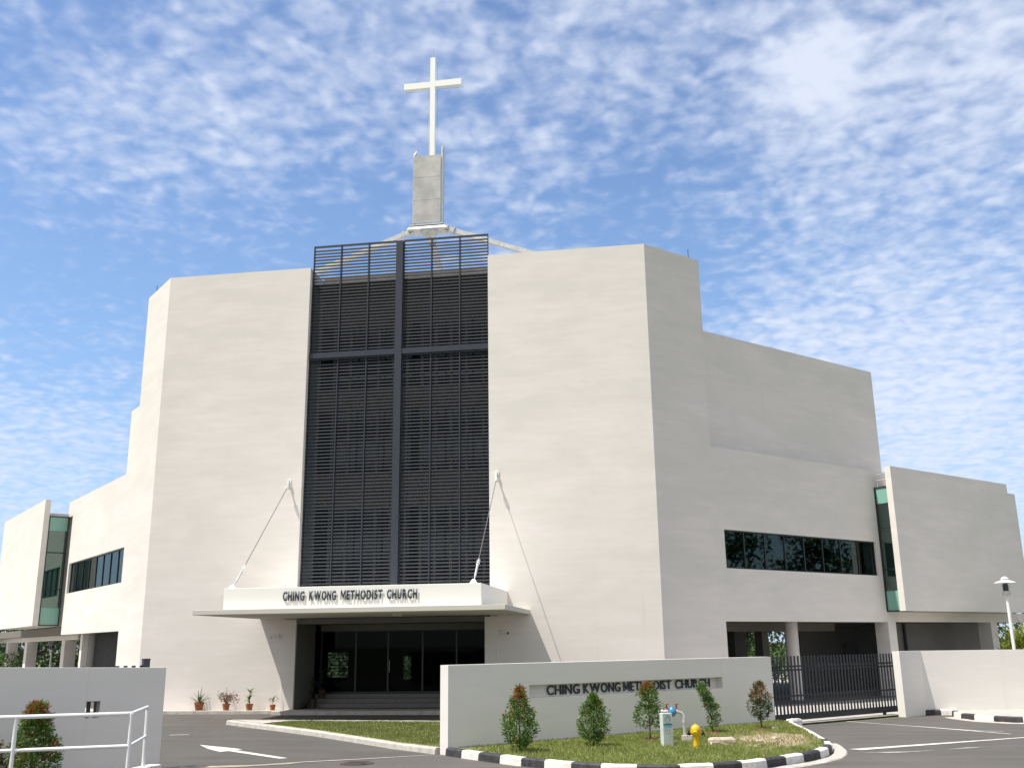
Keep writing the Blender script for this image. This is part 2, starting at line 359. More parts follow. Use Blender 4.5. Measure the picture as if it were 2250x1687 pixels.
# ------------------------------------------------------------------ ground
def sheet(name, pts, z, m_, kind='structure', thick=0):
    mb = MB(); mb.poly([(x, y, z) for x, y in pts])
    o = mb.build(name, m_, fixn=False)
    bm = bmesh.new(); bm.from_mesh(o.data); bmesh.ops.triangulate(bm, faces=bm.faces)
    for f in bm.faces:
        if f.normal.z < 0: f.normal_flip()
    bm.to_mesh(o.data); bm.free()
    return tag(o, kind=kind)
sheet('ground', [(-2500,-2500),(2500,-2500),(2500,2500),(-2500,2500)], -.03, M['field'])
sheet('road', [(-90,-40),(90,-40),(90,8.0),(28,1.0),(16.4,-1.0),(16.4,-2.3),(12.6,-5.6),(4.6,-12.6),(.7,-15.0),(-.04,-15.9),(-90,-40-60)][:10]+[(-60,-60),(-90,-60)], 0.0, M['asphalt'])
sheet('driveway', [(-.04,-15.9),(1.5,-14.85),(3.3,-13.7),(4.75,-12.75),(12.4,-5.1),(12.4,-.2),(-14,-.2),(-26,-10),(-16,-30)], .004, M['drive'])
sheet('undercroft_floor', [(HW+1,.5),(HW+18,17.5),(HW+12,24),(-HW-12,24),(-HW-18,17.5),(-HW-1,.5)], .014, M['undfl'])
sheet('paving', [(12.45,-5.45),(16.3,-1.35),(16.6,-1.0),(32,4.5),(40,40),(-40,40),(-40,12),(-24,-2),(-13.0,-.25),(12.35,-.25)], .008, M['paving'])
def strip(name, pts, w, z0, z1, m_, side=1, mats=None, seg=None, kind='structure', chamfer=.02, start=0):
    """kerb along pts (inner edge), extruded outward by w"""
    P = [Vector((x, y, 0)) for x, y in pts]
    # resample
    L_ = [0]
    for i in range(1, len(P)): L_.append(L_[-1]+(P[i]-P[i-1]).length)
    def at(t):
        for i in range(1, len(P)):
            if t <= L_[i] or i == len(P)-1:
                k = (t-L_[i-1])/max(1e-6, L_[i]-L_[i-1]); return P[i-1].lerp(P[i], k)
    n = max(2, int(L_[-1]/.1)); T = [L_[-1]*i/n for i in range(n+1)]
    mb = MB(); prev = None
    for i, t in enumerate(T):
        p = at(t); d = (at(min(t+.12, L_[-1])) - at(max(t-.12, 0))).normalized()
        o = Vector((d.y, -d.x, 0))*side
        jz = random.uniform(-.004, .004)
        c = chamfer
        ring = [p+Vector((0,0,z0)), p+Vector((0,0,z1+jz)), p+o*(w-c*1.6)+Vector((0,0,z1+jz)), p+o*w+Vector((0,0,z1-c*1.4)), p+o*(w+.012)+Vector((0,0,z0))]
        if prev:
            mi = 0
            if seg: mi = int(((t+T[i-1])/2+start)/seg) % 2
            for k in range(4): mb.poly([prev[k], prev[k+1], ring[k+1], ring[k]], mi)
        if i == 0 or i == len(T)-1: mb.poly(ring, int((t+start)/seg-1e-6) % 2 if seg else 0)
        prev = ring
    o = mb.build(name, mats or m_)
    return tag(o, kind=kind)
KIN = [(4.98,-12.98),(5.35,-13.35),(6.0,-14.0),(6.66,-14.6),(7.68,-15.35),(8.6,-15.76),(9.45,-15.80),(10.2,-15.5),(10.9,-14.98),(11.5,-14.27),(12.0,-13.62),(12.3,-13.1),(12.52,-12.5),(12.66,-11.8),(12.70,-11.0)]
strip('kerb', KIN, .15, 0, .155, None, 1, [M['kerbb'], M['kerbw']], .62, start=.0)
strip('kerb', [(12.70,-11.0),(12.69,-9.5),(12.64,-8.0),(12.58,-6.9),(12.55,-6.0)], .13, 0, .15, M['kerbw'], 1)
strip('gutter', [(11.3,-14.95),(11.75,-14.4),(12.2,-13.8),(12.5,-13.25),(12.72,-12.55),(12.84,-11.8),(12.87,-11.0),(12.86,-10.4)], .24, .0, .014, M['conc'], 1, chamfer=.003)
# far right kerbs
strip('kerb', [(16.98,-1.50),(17.98,-1.34)], .16, 0, .16, None, 1, [M['kerbb'], M['kerbw']], .5)
strip('kerb', [(17.98,-1.40),(17.78,-2.6),(17.86,-3.1),(18.1,-3.75),(18.6,-4.35),(19.3,-4.6),(20.2,-4.3),(24,-2.6)], .15, 0, .155, None, 1, [M['kerbw'], M['kerbb']], .62, start=.25)
strip('gutter', [(17.62,-2.5),(17.7,-3.2),(18.0,-4.0),(18.55,-4.55),(19.3,-4.8),(20.4,-4.45),(24,-2.9)], .24, 0, .012, M['conc'], 1, chamfer=.003)
sheet('verge', [(17.98,-1.40),(17.78,-2.6),(17.86,-3.1),(18.1,-3.75),(18.6,-4.35),(19.3,-4.6),(20.2,-4.3),(24,-2.6),(24,-.2),(18,-1.25)], .13, M['conc'])
# island with lawn
strip('kerb', [(-3.55,-4.85),(-2.35,-5.95),(-1.0,-7.15),(.5,-8.55),(2.0,-10.1),(3.5,-11.7),(4.7,-12.75)], .16, 0, .13, M['conc'], 1)
strip('kerb', [(-3.60,-4.82),(0,-5.12),(4.0,-5.5),(8,-5.8)], .16, 0, .13, M['conc'], -1)
sheet('lawn', [(-3.4,-4.9),(0,-5.16),(4.0,-5.55),(8,-5.9),(9.5,-8.1),(4.75,-12.7),(3.5,-11.66),(2.0,-10.06),(.5,-8.5),(-1.0,-7.1),(-2.35,-5.92)], .105, M['verge'])
sheet('kerb', [(-3.4,-4.9),(-1.6,-5.08),(-2.0,-6.2),(-2.35,-5.92)], .128, M['conc'])
# pavement along the facade
mb = MB(); mb.box(-13, -3.9, -.62, -.002, 0, .13); mb.box(-3.9, 4.0, -1.0, -.002, 0, .13); mb.box(4.0, 12.3, -.62, -.002, 0, .13)
tag(mb.build('pavement', M['conc'], bevel=.012), kind='structure')
# verge earth in front of the sign wall
sheet('verge', [(4.95,-12.95)]+KIN[1:]+[(12.69,-9.5),(12.64,-8.0),(12.58,-6.9),(12.55,-6.0),(12.3,-5.75)], .13, M['verge'])

# road paint
def paint(pts, m_, z=.009):
    return sheet('road_marking', pts, z, m_)
paint([(-1.55,-11.03),(-.25,-11.85),(-.02,-12.08),(-.12,-12.2),(1.68,-13.70),(1.55,-13.83),(-.19,-12.40),(-.33,-12.56),(-.9,-11.95)], M['line'])
paint([(-3.66,-8.42),(-3.19,-8.26),(-3.16,-8.34),(-3.63,-8.52)], M['line'])
paint([(13.16,-11.60),(17.48,-8.86),(40,5),(40,4.8),(17.42,-9.02),(13.39,-11.80)], M['line'])
paint([(15.9,-5.85),(16.98,-7.0),(17.5,-7.35),(17.5,-7.43),(16.9,-7.1),(15.84,-5.9)], M['fadeline'])
paint([(13.3,-12.3),(13.9,-12.1),(14.3,-12.02),(14.9,-11.7),(14.6,-11.95),(14.0,-12.28)], M['fadeline'], .007)
paint([(15.1,-11.6),(15.6,-11.2),(16.1,-11.0),(15.7,-11.3)], M['fadeline'], .007)
paint([(14.40,-4.02),(15.2,-5.0),(16.1,-6.0),(17.0,-7.3),(17.5,-8.0),(17.42,-8.05),(16.9,-7.35),(16.0,-6.08),(14.34,-4.08)], M['line'], .0095)
paint([(.14,-15.3),(1.47,-14.93),(2.32,-14.30),(3.31,-13.76),(4.6,-12.95),(4.57,-13.02),(3.33,-13.86),(2.34,-14.40),(1.5,-15.02),(.16,-15.42)], M['conc'], .010)
paint([(-1,-15.9),(.1,-15.42),(1.5,-15.04),(2.3,-14.46),(2.1,-14.75),(1.3,-15.25),(.1,-15.6),(-1,-16.2)], M['dryearth'], .0085)
paint([(-1.5,-3.3),(6,-3.9),(6,-3.96),(-1.5,-3.36)], M['fadeline'], .010)
mh = MB(); mh.lathe((3.42,-14.52,.006), [(.33,0),(.33,.006),(.25,.006),(.25,.010),(.24,.012)], 28)
for k in range(-3, 4): mh.box(3.42-.2, 3.42+.2, -14.52+k*.06-.012, -14.52+k*.06+.012, .016, .022)
tag(mh.build('manhole_cover', M['iron'], fixn=True), 'round rusty manhole cover set in the asphalt at the mouth of the left driveway', 'manhole cover')

# ------------------------------------------------------------------ church
church = empty('church_building', (0, 0, 0), 'large cream rendered church with dark louvred centre, entrance canopy and a white cross on top', 'building')
def part(mb, name, m_, parent=church, **k): return mb.build(name, m_, parent, **k)
TH = .35
# front walls either side of the screen
mb = MB(); mb.hexa([(-HW,0,0),(-3.53,0,0),(-3.53,TH,0),(-HW+.15,TH,0),(-HW,0,H1),(-3.53,0,H1),(-3.53,TH,H1),(-HW+.15,TH,H1)]); part(mb, 'front_wall', M['render'])
mb = MB(); mb.hexa([(3.48,0,0),(HW,0,0),(HW-.15,TH,0),(3.48,TH,0),(3.48,0,H1),(HW,0,H1),(HW-.15,TH,H1),(3.48,TH,H1)]); part(mb, 'front_wall', M['render'])
# pilasters that frame the entrance under the canopy
for xa, xb in ((-3.92, -3.47), (3.31, 3.76)):
    mb = MB(); mb.box(xa, xb, -.10, -.002, 0, 3.15); part(mb, 'pilaster', M['render'])
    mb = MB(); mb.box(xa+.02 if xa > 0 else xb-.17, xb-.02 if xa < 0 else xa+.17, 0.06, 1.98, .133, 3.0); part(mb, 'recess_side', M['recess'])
# chamfers
for fr in (RW, LW):
    mb = MB(); walls(mb, fr, 0, 2.88, 0, H1, 0, TH); wallbuild(mb, 'chamfer_wall', M['render'], church)
# sides and back of the tower, flat roof
for sx in (1, -1):
    xo = HW+2.88*s2
    mb = MB(); mb.box(min(sx*xo, sx*(xo-.3)), max(sx*xo, sx*(xo-.3)), 2.88*s2+.003, 17, 3.3, H1-.002); part(mb, 'side_wall', M['render'])
mb = MB(); mb.box(-HW-2, HW+2, 17.003, 17.3, 3.3, H1-.002); part(mb, 'rear_wall', M['render'])
mb = MB()
mb.poly([(-HW+.1,.355,15.9),(HW-.1,.355,15.9),(HW+1.7,2.3,15.9),(HW+1.7,16.9,15.9),(-HW-1.7,16.9,15.9),(-HW-1.7,2.3,15.9)])
part(mb, 'flat_roof', M['conc'])
# upper tier set back above the wings
TE, TZ = 14.23, 13.85
mb = MB(); walls(mb, RW, 2.95, TE, 8.6, TZ, .45, .75); mb.box(TE-.3, TE-.002, .752, 9, 8.6, TZ-.002, RW); wallbuild(mb, 'upper_tier_wall', M['render'], church)
mb = MB(); walls(mb, LW, 3.5, 11.7, 8.6, 13.62, 2.0, 2.3); mb.box(11.4, 11.698, 2.302, 9, 8.6, 13.618, LW); wallbuild(mb, 'upper_tier_wall', M['render'], church)
# wings
WIN = (3.32, 12.55, 4.77, 6.16)
for fr, side in ((RW, 'r'), (LW, 'l')):
    send = 13.9 if side == 'r' else 13.75
    mb = MB()
    walls(mb, fr, 2.883, send, 0, 9.18, 0, .28, [WIN, (3.10, 12.81, -1, 2.91), (12.81, send+1, -1, 8.45)])
    wallbuild(mb, 'wing_wall', M['render'], church)
    mb = MB(); mb.box(3.0, 13.4, .283, 10, 8.5, 8.7, fr); part(mb, 'wing_roof', M['conc'])
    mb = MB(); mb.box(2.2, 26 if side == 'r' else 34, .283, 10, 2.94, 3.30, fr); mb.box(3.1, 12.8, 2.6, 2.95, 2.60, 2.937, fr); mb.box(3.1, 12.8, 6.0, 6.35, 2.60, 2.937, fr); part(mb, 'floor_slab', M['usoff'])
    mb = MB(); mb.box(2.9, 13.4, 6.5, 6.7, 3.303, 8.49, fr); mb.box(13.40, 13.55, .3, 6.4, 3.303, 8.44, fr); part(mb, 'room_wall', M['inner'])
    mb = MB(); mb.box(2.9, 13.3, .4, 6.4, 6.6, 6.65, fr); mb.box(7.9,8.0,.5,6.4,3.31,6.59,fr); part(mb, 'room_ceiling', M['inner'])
    # strip window
    wf = MB(); a, b_, c, d = WIN; t = .05
    wf.box(a, b_, .10, .17, c, c+t, fr); wf.box(a, b_, .10, .17, d-t, d, fr)
    for k in range(9):
        x = a + (b_-a)*k/8; x = min(max(x, a+t/2), b_-t/2); wf.box(x-t/2, x+t/2, .098, .172, c+t, d-t, fr)
    w_ = part(wf, 'window', M['frame'])
    for k in range(8):
        g_ = MB(); g_.box(a+(b_-a)*k/8+.026, a+(b_-a)*(k+1)/8-.026, .13, .138, c+t+.001, d-t-.001, fr); g_.build('pane', M['glass'], w_)
    for qa, qb in (((.05, 1.1),) if side == 'r' else ((.05, 1.1), (3.5, 4.3), (7.6, 8.2))):
        cu = MB(); cu.box(a+qa, a+qb, .22, .24, c+.04, d-.04, fr); cu.build('blind', M['curtain'], w_)
    for qa, qb, qn, qz in ((2.6, 3.3, 1.2, 5.6), (4.6, 5.0, .8, 6.1), (6.6, 7.6, 1.6, 5.3)):
        cu = MB(); cu.box(a+qa, a+qb, qn, qn+.4, 3.305, qz, fr); part(cu, 'cupboard', M['backband'])
    # column at the end of the wing, column further out, lintel beam
    for sa, sb in (((12.812, 13.35), (20.75, 21.3), (25.4, 25.95)) if side == 'r' else ((16.4, 17.1), (25.6, 26.3), (31.3, 32.0))):
        na, nb_ = (.0, .62) if side == 'r' else (1.0, 1.55)
        mb = MB(); mb.box(sa, sb, na, nb_, 0, 2.92 if side == 'r' else 2.938, fr); part(mb, 'column', M['render'])
    mb = MB(); mb.box(12.813 if side == 'r' else 13.4, 26.5 if side == 'r' else 34, .003 if side == 'r' else .9, .28 if side == 'r' else 1.2, 2.70 if side == 'l' else 2.921, 3.325 if side == 'r' else 2.936, fr); part(mb, 'lintel_beam', M['render'])
    # projecting box: front slab, body
    off, s0 = (-1.0, 12.62) if side == 'r' else (-1.15, 13.45)
    th = .27 if side == 'r' else .25
    mb = MB(); walls(mb, fr, s0, 21.95, 3.33, 9.22, off, off+th); wallbuild(mb, 'box_front_wall', M['render'], church)
    mb = MB(); walls(mb, fr, 21.953, 22.6 if side == 'r' else 24.0, 3.33, 8.80 if side == 'r' else 9.22, off+.003, off+th); wallbuild(mb, 'box_front_wall', M['render'], church)
    mb = MB(); mb.box(13.6, 22.4, off+th+.003, 8, 3.335, 8.6, fr); part(mb, 'box_body', M['soffit'])
    # glazed slot between wing and box
    sg = 12.86 if side == 'r' else 13.47
    n0, n1 = off+th+.004, -.004
    gz0, gz1 = 3.32, 8.45
    fm = MB(); q = .05
    for (za, zb) in ((gz0, gz0+q), (gz1-q, gz1), (5.02-q/2, 5.02+q/2), (6.72-q/2, 6.72+q/2)): fm.box(sg-.04, sg+.03, n0, n1, za, zb, fr)
    fm.box(sg-.041, sg+.031, n1-.05, n1, gz0, gz1, fr); fm.box(sg-.041, sg+.031, n0, n0+.04, gz0, gz1, fr)
    fm.box(sg+.034, 13.59, n0, n1, gz0+.001, gz0+.1, fr); fm.box(sg+.034, 13.59, n0, n1, gz1-.1, gz1-.001, fr)
    slot = part(fm, 'glazed_slot', M['frame'])
    for (za, zb, mm) in ((gz0+q, 4.15, 'frost'), (4.15, 4.995, 'gglass'), (5.045, 6.695, 'gglass'), (6.745, 7.75, 'gglass'), (7.75, gz1-q, 'frost')):
        g_ = MB(); g_.box(sg-.008, sg+.002, n0+.04, n1-.05, za+.001, zb-.001, fr); g_.build('pane', M[mm], slot)
    for zq in (4.3, 4.55, 4.8):
        rl = MB(); rl.tube([fr(sg+.2, n0+.06, zq), fr(sg+.2, n1-.06, zq)], .015, 6); rl.build('handrail', M['galv'], slot)
    ra = MB(); ra.tube([fr(sg+.1, n0+.1, 8.46), fr(sg+.1, n0+.1, 9.0), fr(sg+.1, n1-.1, 9.0), fr(sg+.1, n1-.1, 8.46)], .018, 6); ra.tube([fr(sg+.1, n0+.1, 8.75), fr(sg+.1, n1-.1, 8.75)], .014, 6)
    if side == 'r': ra.build('roof_rail', M['galv'], slot)
    # undercroft walls and columns
    if side == 'r':
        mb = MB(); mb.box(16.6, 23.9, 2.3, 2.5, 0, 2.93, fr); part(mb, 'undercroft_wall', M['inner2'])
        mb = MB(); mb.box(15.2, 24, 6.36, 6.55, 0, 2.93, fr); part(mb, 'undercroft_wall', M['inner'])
        mb = MB(); mb.box(18.6, 19.6, 6.30, 6.357, 0, 2.1, fr); part(mb, 'undercroft_door', M['backband'])
        mb = MB(); mb.tube([fr(17.35, 2.2, 0), fr(17.35, 2.2, 2.9)], .07, 8); part(mb, 'rain_pipe', M['frame'])
        mb = MB(); mb.tube([fr(8.25, 1.3, 0), fr(8.25, 1.3, 2.93)], .26, 24); part(mb, 'column', M['render'], smooth=True)
        mb = MB(); mb.box(9.95, 10.35, 4.2, 4.6, 0, 2.93, fr); part(mb, 'column', M['inner'])
        mb = MB(); mb.box(9.8, 10.55, 5.6, 6.0, 0, 2.93, fr); part(mb, 'column', M['inner'])
    else:
        mb = MB(); mb.box(5.0, 10.2, .9, 2.6, 0, 2.93, fr); part(mb, 'undercroft_wall', M['darkin'])  # near-black block stands in for a dark doorway
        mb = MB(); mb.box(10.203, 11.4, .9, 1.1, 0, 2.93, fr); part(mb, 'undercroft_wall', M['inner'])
        mb = MB(); mb.box(10.15, 10.5, .35, .6, 0, 2.93, fr); part(mb, 'column', M['render'])
# ground floor hall (dark, open at the back to the garden)
mb = MB()
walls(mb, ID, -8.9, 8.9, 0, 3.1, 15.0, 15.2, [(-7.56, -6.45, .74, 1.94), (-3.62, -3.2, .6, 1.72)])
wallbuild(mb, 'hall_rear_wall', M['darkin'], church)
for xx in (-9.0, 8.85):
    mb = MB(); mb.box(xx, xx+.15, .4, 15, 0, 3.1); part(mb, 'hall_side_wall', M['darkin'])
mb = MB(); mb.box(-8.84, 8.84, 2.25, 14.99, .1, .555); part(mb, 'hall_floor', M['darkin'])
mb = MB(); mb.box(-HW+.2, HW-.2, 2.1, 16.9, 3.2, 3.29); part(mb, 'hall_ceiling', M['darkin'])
# entrance: steps, soffit, dark glazed front
st = MB()
for k, (yf, zt) in enumerate(((.90, .275), (1.25, .42), (1.62, .56))):
    st.box(-3.295, 3.135, yf, 2.24 if k == 2 else (1.25, 1.62)[k], .0, zt)
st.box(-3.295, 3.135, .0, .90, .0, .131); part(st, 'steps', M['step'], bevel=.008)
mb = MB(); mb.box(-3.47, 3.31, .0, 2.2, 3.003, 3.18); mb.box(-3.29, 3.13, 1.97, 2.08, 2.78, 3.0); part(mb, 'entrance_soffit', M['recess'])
ef = MB()
for x in (-3.28, -1.95, -.72, .58, 1.85, 3.06): ef.box(x, x+.06, 2.0, 2.06, .56, 2.78)
ef.box(-3.28, 3.12, 1.995, 2.065, 2.74, 2.779); ef.box(-3.28, 3.12, 1.995, 2.065, .561, .62)
ent = part(ef, 'entrance_glazing', M['frame'])
for xa, xb in ((-3.22,-1.95),(-1.89,-.72),(-.66,.58),(.64,1.85),(1.91,3.06)):
    g_ = MB(); g_.box(xa+.001, xb-.001, 2.025, 2.035, .621, 2.739); g_.build('pane', M['dglass'], ent)
h_ = MB(); h_.tube([(-.62,1.99,1.3),(-.62,1.95,1.3),(-.62,1.95,1.7),(-.62,1.99,1.7)], .012, 6); h_.build('door_handle', M['galv'], ent)
sh_ = MB()
for k in range(9): sh_.box(-3.2, -1.97, 2.10, 2.13, .95+k*.12, .975+k*.12)
sh_.build('inner_grille', M['frame'], ent)

# canopy
cn = MB(); cn.box(-4.87, 4.87, -5.2, -.003, 3.20, 3.35); cnp = part(cn, 'canopy', M['slabedge'], bevel=.01)
cn = MB(); cn.box(-4.02, 4.10, -4.9, -.003, 3.352, 4.0); cn.build('canopy_parapet', M['ppt'], cnp, bevel=.01)
for k, (ax, fx) in enumerate(((-4.0, -3.9), (3.77, 3.80))):
    A = Vector((ax, 0, 8.04)); F = Vector((fx, -4.55, 4.03))
    d = (A-F).normalized()
    c_ = MB(); c_.tube([F+d*.3, F+d*.85], .035, 8); c_.tube([F+d*.05, F+d*1.2], .018, 8)
    for q in (.95, 1.08): c_.tube([F+d*q+Vector((.05*math.cos(t), 0, 0))+d*.06*math.sin(t) for t in [i*math.pi/5 for i in range(11)]], .012, 5)
    c_.build('turnbuckle', M['galv'], cnp); c_ = MB()
    c_.tube([A-d*.38, A-d*.02], .03, 8)
    c_.tube([A-d*.3+Vector((.06*math.cos(t), 0, 0))+d*.07*math.sin(t) for t in [i*math.pi/5 for i in range(11)]], .014, 5)
    rod_ = c_.build('rod_end', M['galv'], cnp)
    c_ = MB(); c_.tube([F+d*1.15, A-d*.35], .013, 8); c_.build('wire_rope', M['wire'], cnp)
    c_ = MB(); c_.hexa([(fx-.12,-4.67,4.001),(fx+.12,-4.67,4.001),(fx+.12,-4.43,4.001),(fx-.12,-4.43,4.001),(fx-.03,-4.58,4.14),(fx+.03,-4.58,4.14),(fx+.03,-4.52,4.14),(fx-.03,-4.52,4.14)])
    c_.build('rod_foot', M['white'], cnp)
    c_ = MB(); c_.box(ax-.07, ax+.07, -.03, -.001, 7.92, 8.2); c_.box(ax-.015, ax+.015, -.12, -.031, 7.96, 8.16); c_.build('wall_bracket', M['white'], cnp)
c_ = MB(); c_.lathe((.9, -2.6, 3.14), [(.14, 0), (.17, .03), (.17, .059)], 20); c_.build('ceiling_light', M['galv'], cnp)

# louvred screen
scr = MB(); X0, X1, XM0, XM1, YS = -3.50, 3.46, -.13, .13, .28
scr.box(XM0, XM1, .12, .40, 4.02, 17.42)
scr.box(X0, XM0-.002, .14, .36, 12.84, 13.04); scr.box(XM1+.002, X1, .14, .36, 12.84, 13.04)
screen = part(scr, 'louvred_screen', M['steel'])
def stile(mb, x, z0, z1, w=.021): mb.box(x-w/2, x+w/2, .20, .33, z0, z1)
for (xa, xb) in ((X0, XM0-.01), (XM1+.01, X1)):
    for i in range(3):
        a = xa+(xb-xa)*i/3; b_ = xa+(xb-xa)*(i+1)/3
        for (za, zb) in ((4.02, 12.835), (13.045, 17.47)):
            p_ = MB(); stile(p_, a+.012, za, zb); stile(p_, b_-.012, za, zb)
            p_.box(a+.024, b_-.024, .21, .32, zb-.05, zb); p_.box(a+.024, b_-.024, .21, .32, za, za+.04)
            n = int((zb-za-.12)/.128)
            for k in range(n):
                z = za+.10+k*.128
                p_.hexa([(a+.024,.235,z),(b_-.024,.235,z),(b_-.024,.31,z+.012),(a+.024,.31,z+.012),(a+.024,.235,z+.052),(b_-.024,.235,z+.052),(b_-.024,.31,z+.064),(a+.024,.31,z+.064)], 1)
            p_.build('louvre_panel', [M['steel'], M['slat']], screen)
# recess behind the screen: returns, glazing and spandrels
mb = MB(); mb.box(-3.60, -3.532, TH+.003, 1.6, 3.3, H1-.01); part(mb, 'screen_return', M['reveal'])
mb = MB(); mb.box(3.482, 3.56, TH+.003, 1.6, 3.3, H1-.01); part(mb, 'screen_return', M['reveal'])
sp_ = MB()
for (za, zb) in ((14.5, 16.62), (11.05, 11.95), (7.25, 8.6), (4.0, 4.4)): sp_.box(-3.53, 3.48, 1.52, 1.6, za, zb)
for x in (-2.95, -2.3, -1.15, -.55, .0, .6, 1.15, 1.75, 2.35, 3.0): sp_.box(x-.06, x+.06, 1.50, 1.515, 4.4, 14.5)
part(sp_, 'spandrel', M['backband'])
gl_ = MB()
for (za, zb) in ((4.4, 7.25), (8.6, 11.05), (11.95, 14.5)): gl_.box(-3.53, 3.48, 1.55, 1.58, za+.002, zb-.002)
part(gl_, 'curtain_glazing', M['sglass'])

# steeple
sp = MB(); B5 = 5.0
sp.hexa([(-.95,4.6,19.9),(.85,4.6,19.9),(.85,5.4,19.9),(-.95,5.4,19.9),(-.8,4.65,20.04),(.72,4.65,20.04),(.72,5.35,20.04),(-.8,5.35,20.04)])
sp.lathe((-.02, 5.0, 19.45), [(.10, 0), (.16, .12), (.40, .40), (.42, .45)], 16)
steeple = part(sp, 'steeple', M['galv'])
p_ = MB(); p_.box(-.72, .53, 4.70, 4.74, 20.2, 23.45)
for z in (21.3, 22.4): p_.box(-.71, .52, 4.696, 4.699, z, z+.006)
p_.build('metal_panel', M['zinc'], steeple)
for xf, za_, zb_ in ((-.74, 23.55, 23.95), (.54, 23.9, 23.95)):
    p_ = MB(); p_.hexa([(xf,4.745,20.1),(xf+.07,4.745,20.1),(xf+.07,5.15,20.1),(xf,5.15,20.1),(xf,4.745,za_),(xf+.07,4.745,za_),(xf+.07,5.15,zb_),(xf,5.15,zb_)]); p_.build('side_flange', M['galv'], steeple)
p_ = MB(); p_.box(-.84, .68, 4.62, 5.3, 20.06, 20.11); p_.build('base_plate', M['galv'], steeple)
p_ = MB(); p_.box(-.6, .4, 4.98, 5.0, 22.9, 23.5); p_.build('rear_panel', M['zinc'], steeple)
p_ = MB(); p_.box(-.06, .17, 5.005, 5.19, 23.2, 28.62); p_.box(-1.30, -.062, 5.007, 5.188, 27.07, 27.36); p_.box(.172, 1.40, 5.007, 5.188, 27.10, 27.39)
cr = p_.build('cross', M['cross'], steeple)
p_ = MB(); o_ = .085
def ctube(pts): p_.tube([(x, 5.15, z) for x, z in pts], .011, 6)
ctube([(-.06-o_, 23.3), (-.06-o_, 27.07-o_), (-1.30-o_, 27.07-o_), (-1.30-o_, 27.36+o_), (-.06-o_, 27.36+o_), (-.06-o_, 28.62+o_), (.17+o_, 28.62+o_), (.17+o_, 27.39+o_), (1.40+o_, 27.39+o_), (1.40+o_, 27.10-o_), (.17+o_, 27.10-o_), (.17+o_, 23.3)])
p_.build('light_tube', M['galv'], cr)
p_ = MB(); p_.tube([(.055, 5.03, 28.6), (.055, 5.03, 29.12)], .014, 6); p_.build('lightning_rod', M['galv'], steeple)
def beam(mb, A, B, w, h, w2=None, h2=None):
    A, B = Vector(A), Vector(B); d = (B-A).normalized(); sd = d.cross(Vector((0,0,1))).normalized(); up = sd.cross(d)
    w2 = w2 or w; h2 = h2 or h
    a = [A+sd*x*w/2+up*y*h/2 for x, y in ((-1,-1),(1,-1),(1,1),(-1,1))]; b = [B+sd*x*w2/2+up*y*h2/2 for x, y in ((-1,-1),(1,-1),(1,1),(-1,1))]
    mb.hexa(a+b)
for (A, Bp) in (((-.9,5,19.93), (-10.2,4.6,16.3)), ((.82,5,19.95), (10.0,4.8,16.3)), ((.0,5.3,19.7), (.25,10.5,16.0))):
    p_ = MB(); A = Vector(A); Bp = Vector(Bp); d = (Bp-A)
    beam(p_, A, Bp, .21, .19); kk = A+d.normalized()*.28; beam(p_, kk, kk+d.normalized()*.04, .30, .30); beam(p_, A-d.normalized()*.5+Vector((0,0,.03)), A, .30, .16, .3, .26)
    p_.build('steeple_leg', M['galv'], steeple)
# lightning rods on the chamfer tops
for fr, s_ in ((LW, 2.35), (RW, 2.5)):
    p_ = MB(); p_.tube([fr(s_, .15, H1), fr(s_, .15, H1+.42)], .014, 6); part(p_, 'lightning_rod', M['frame'])

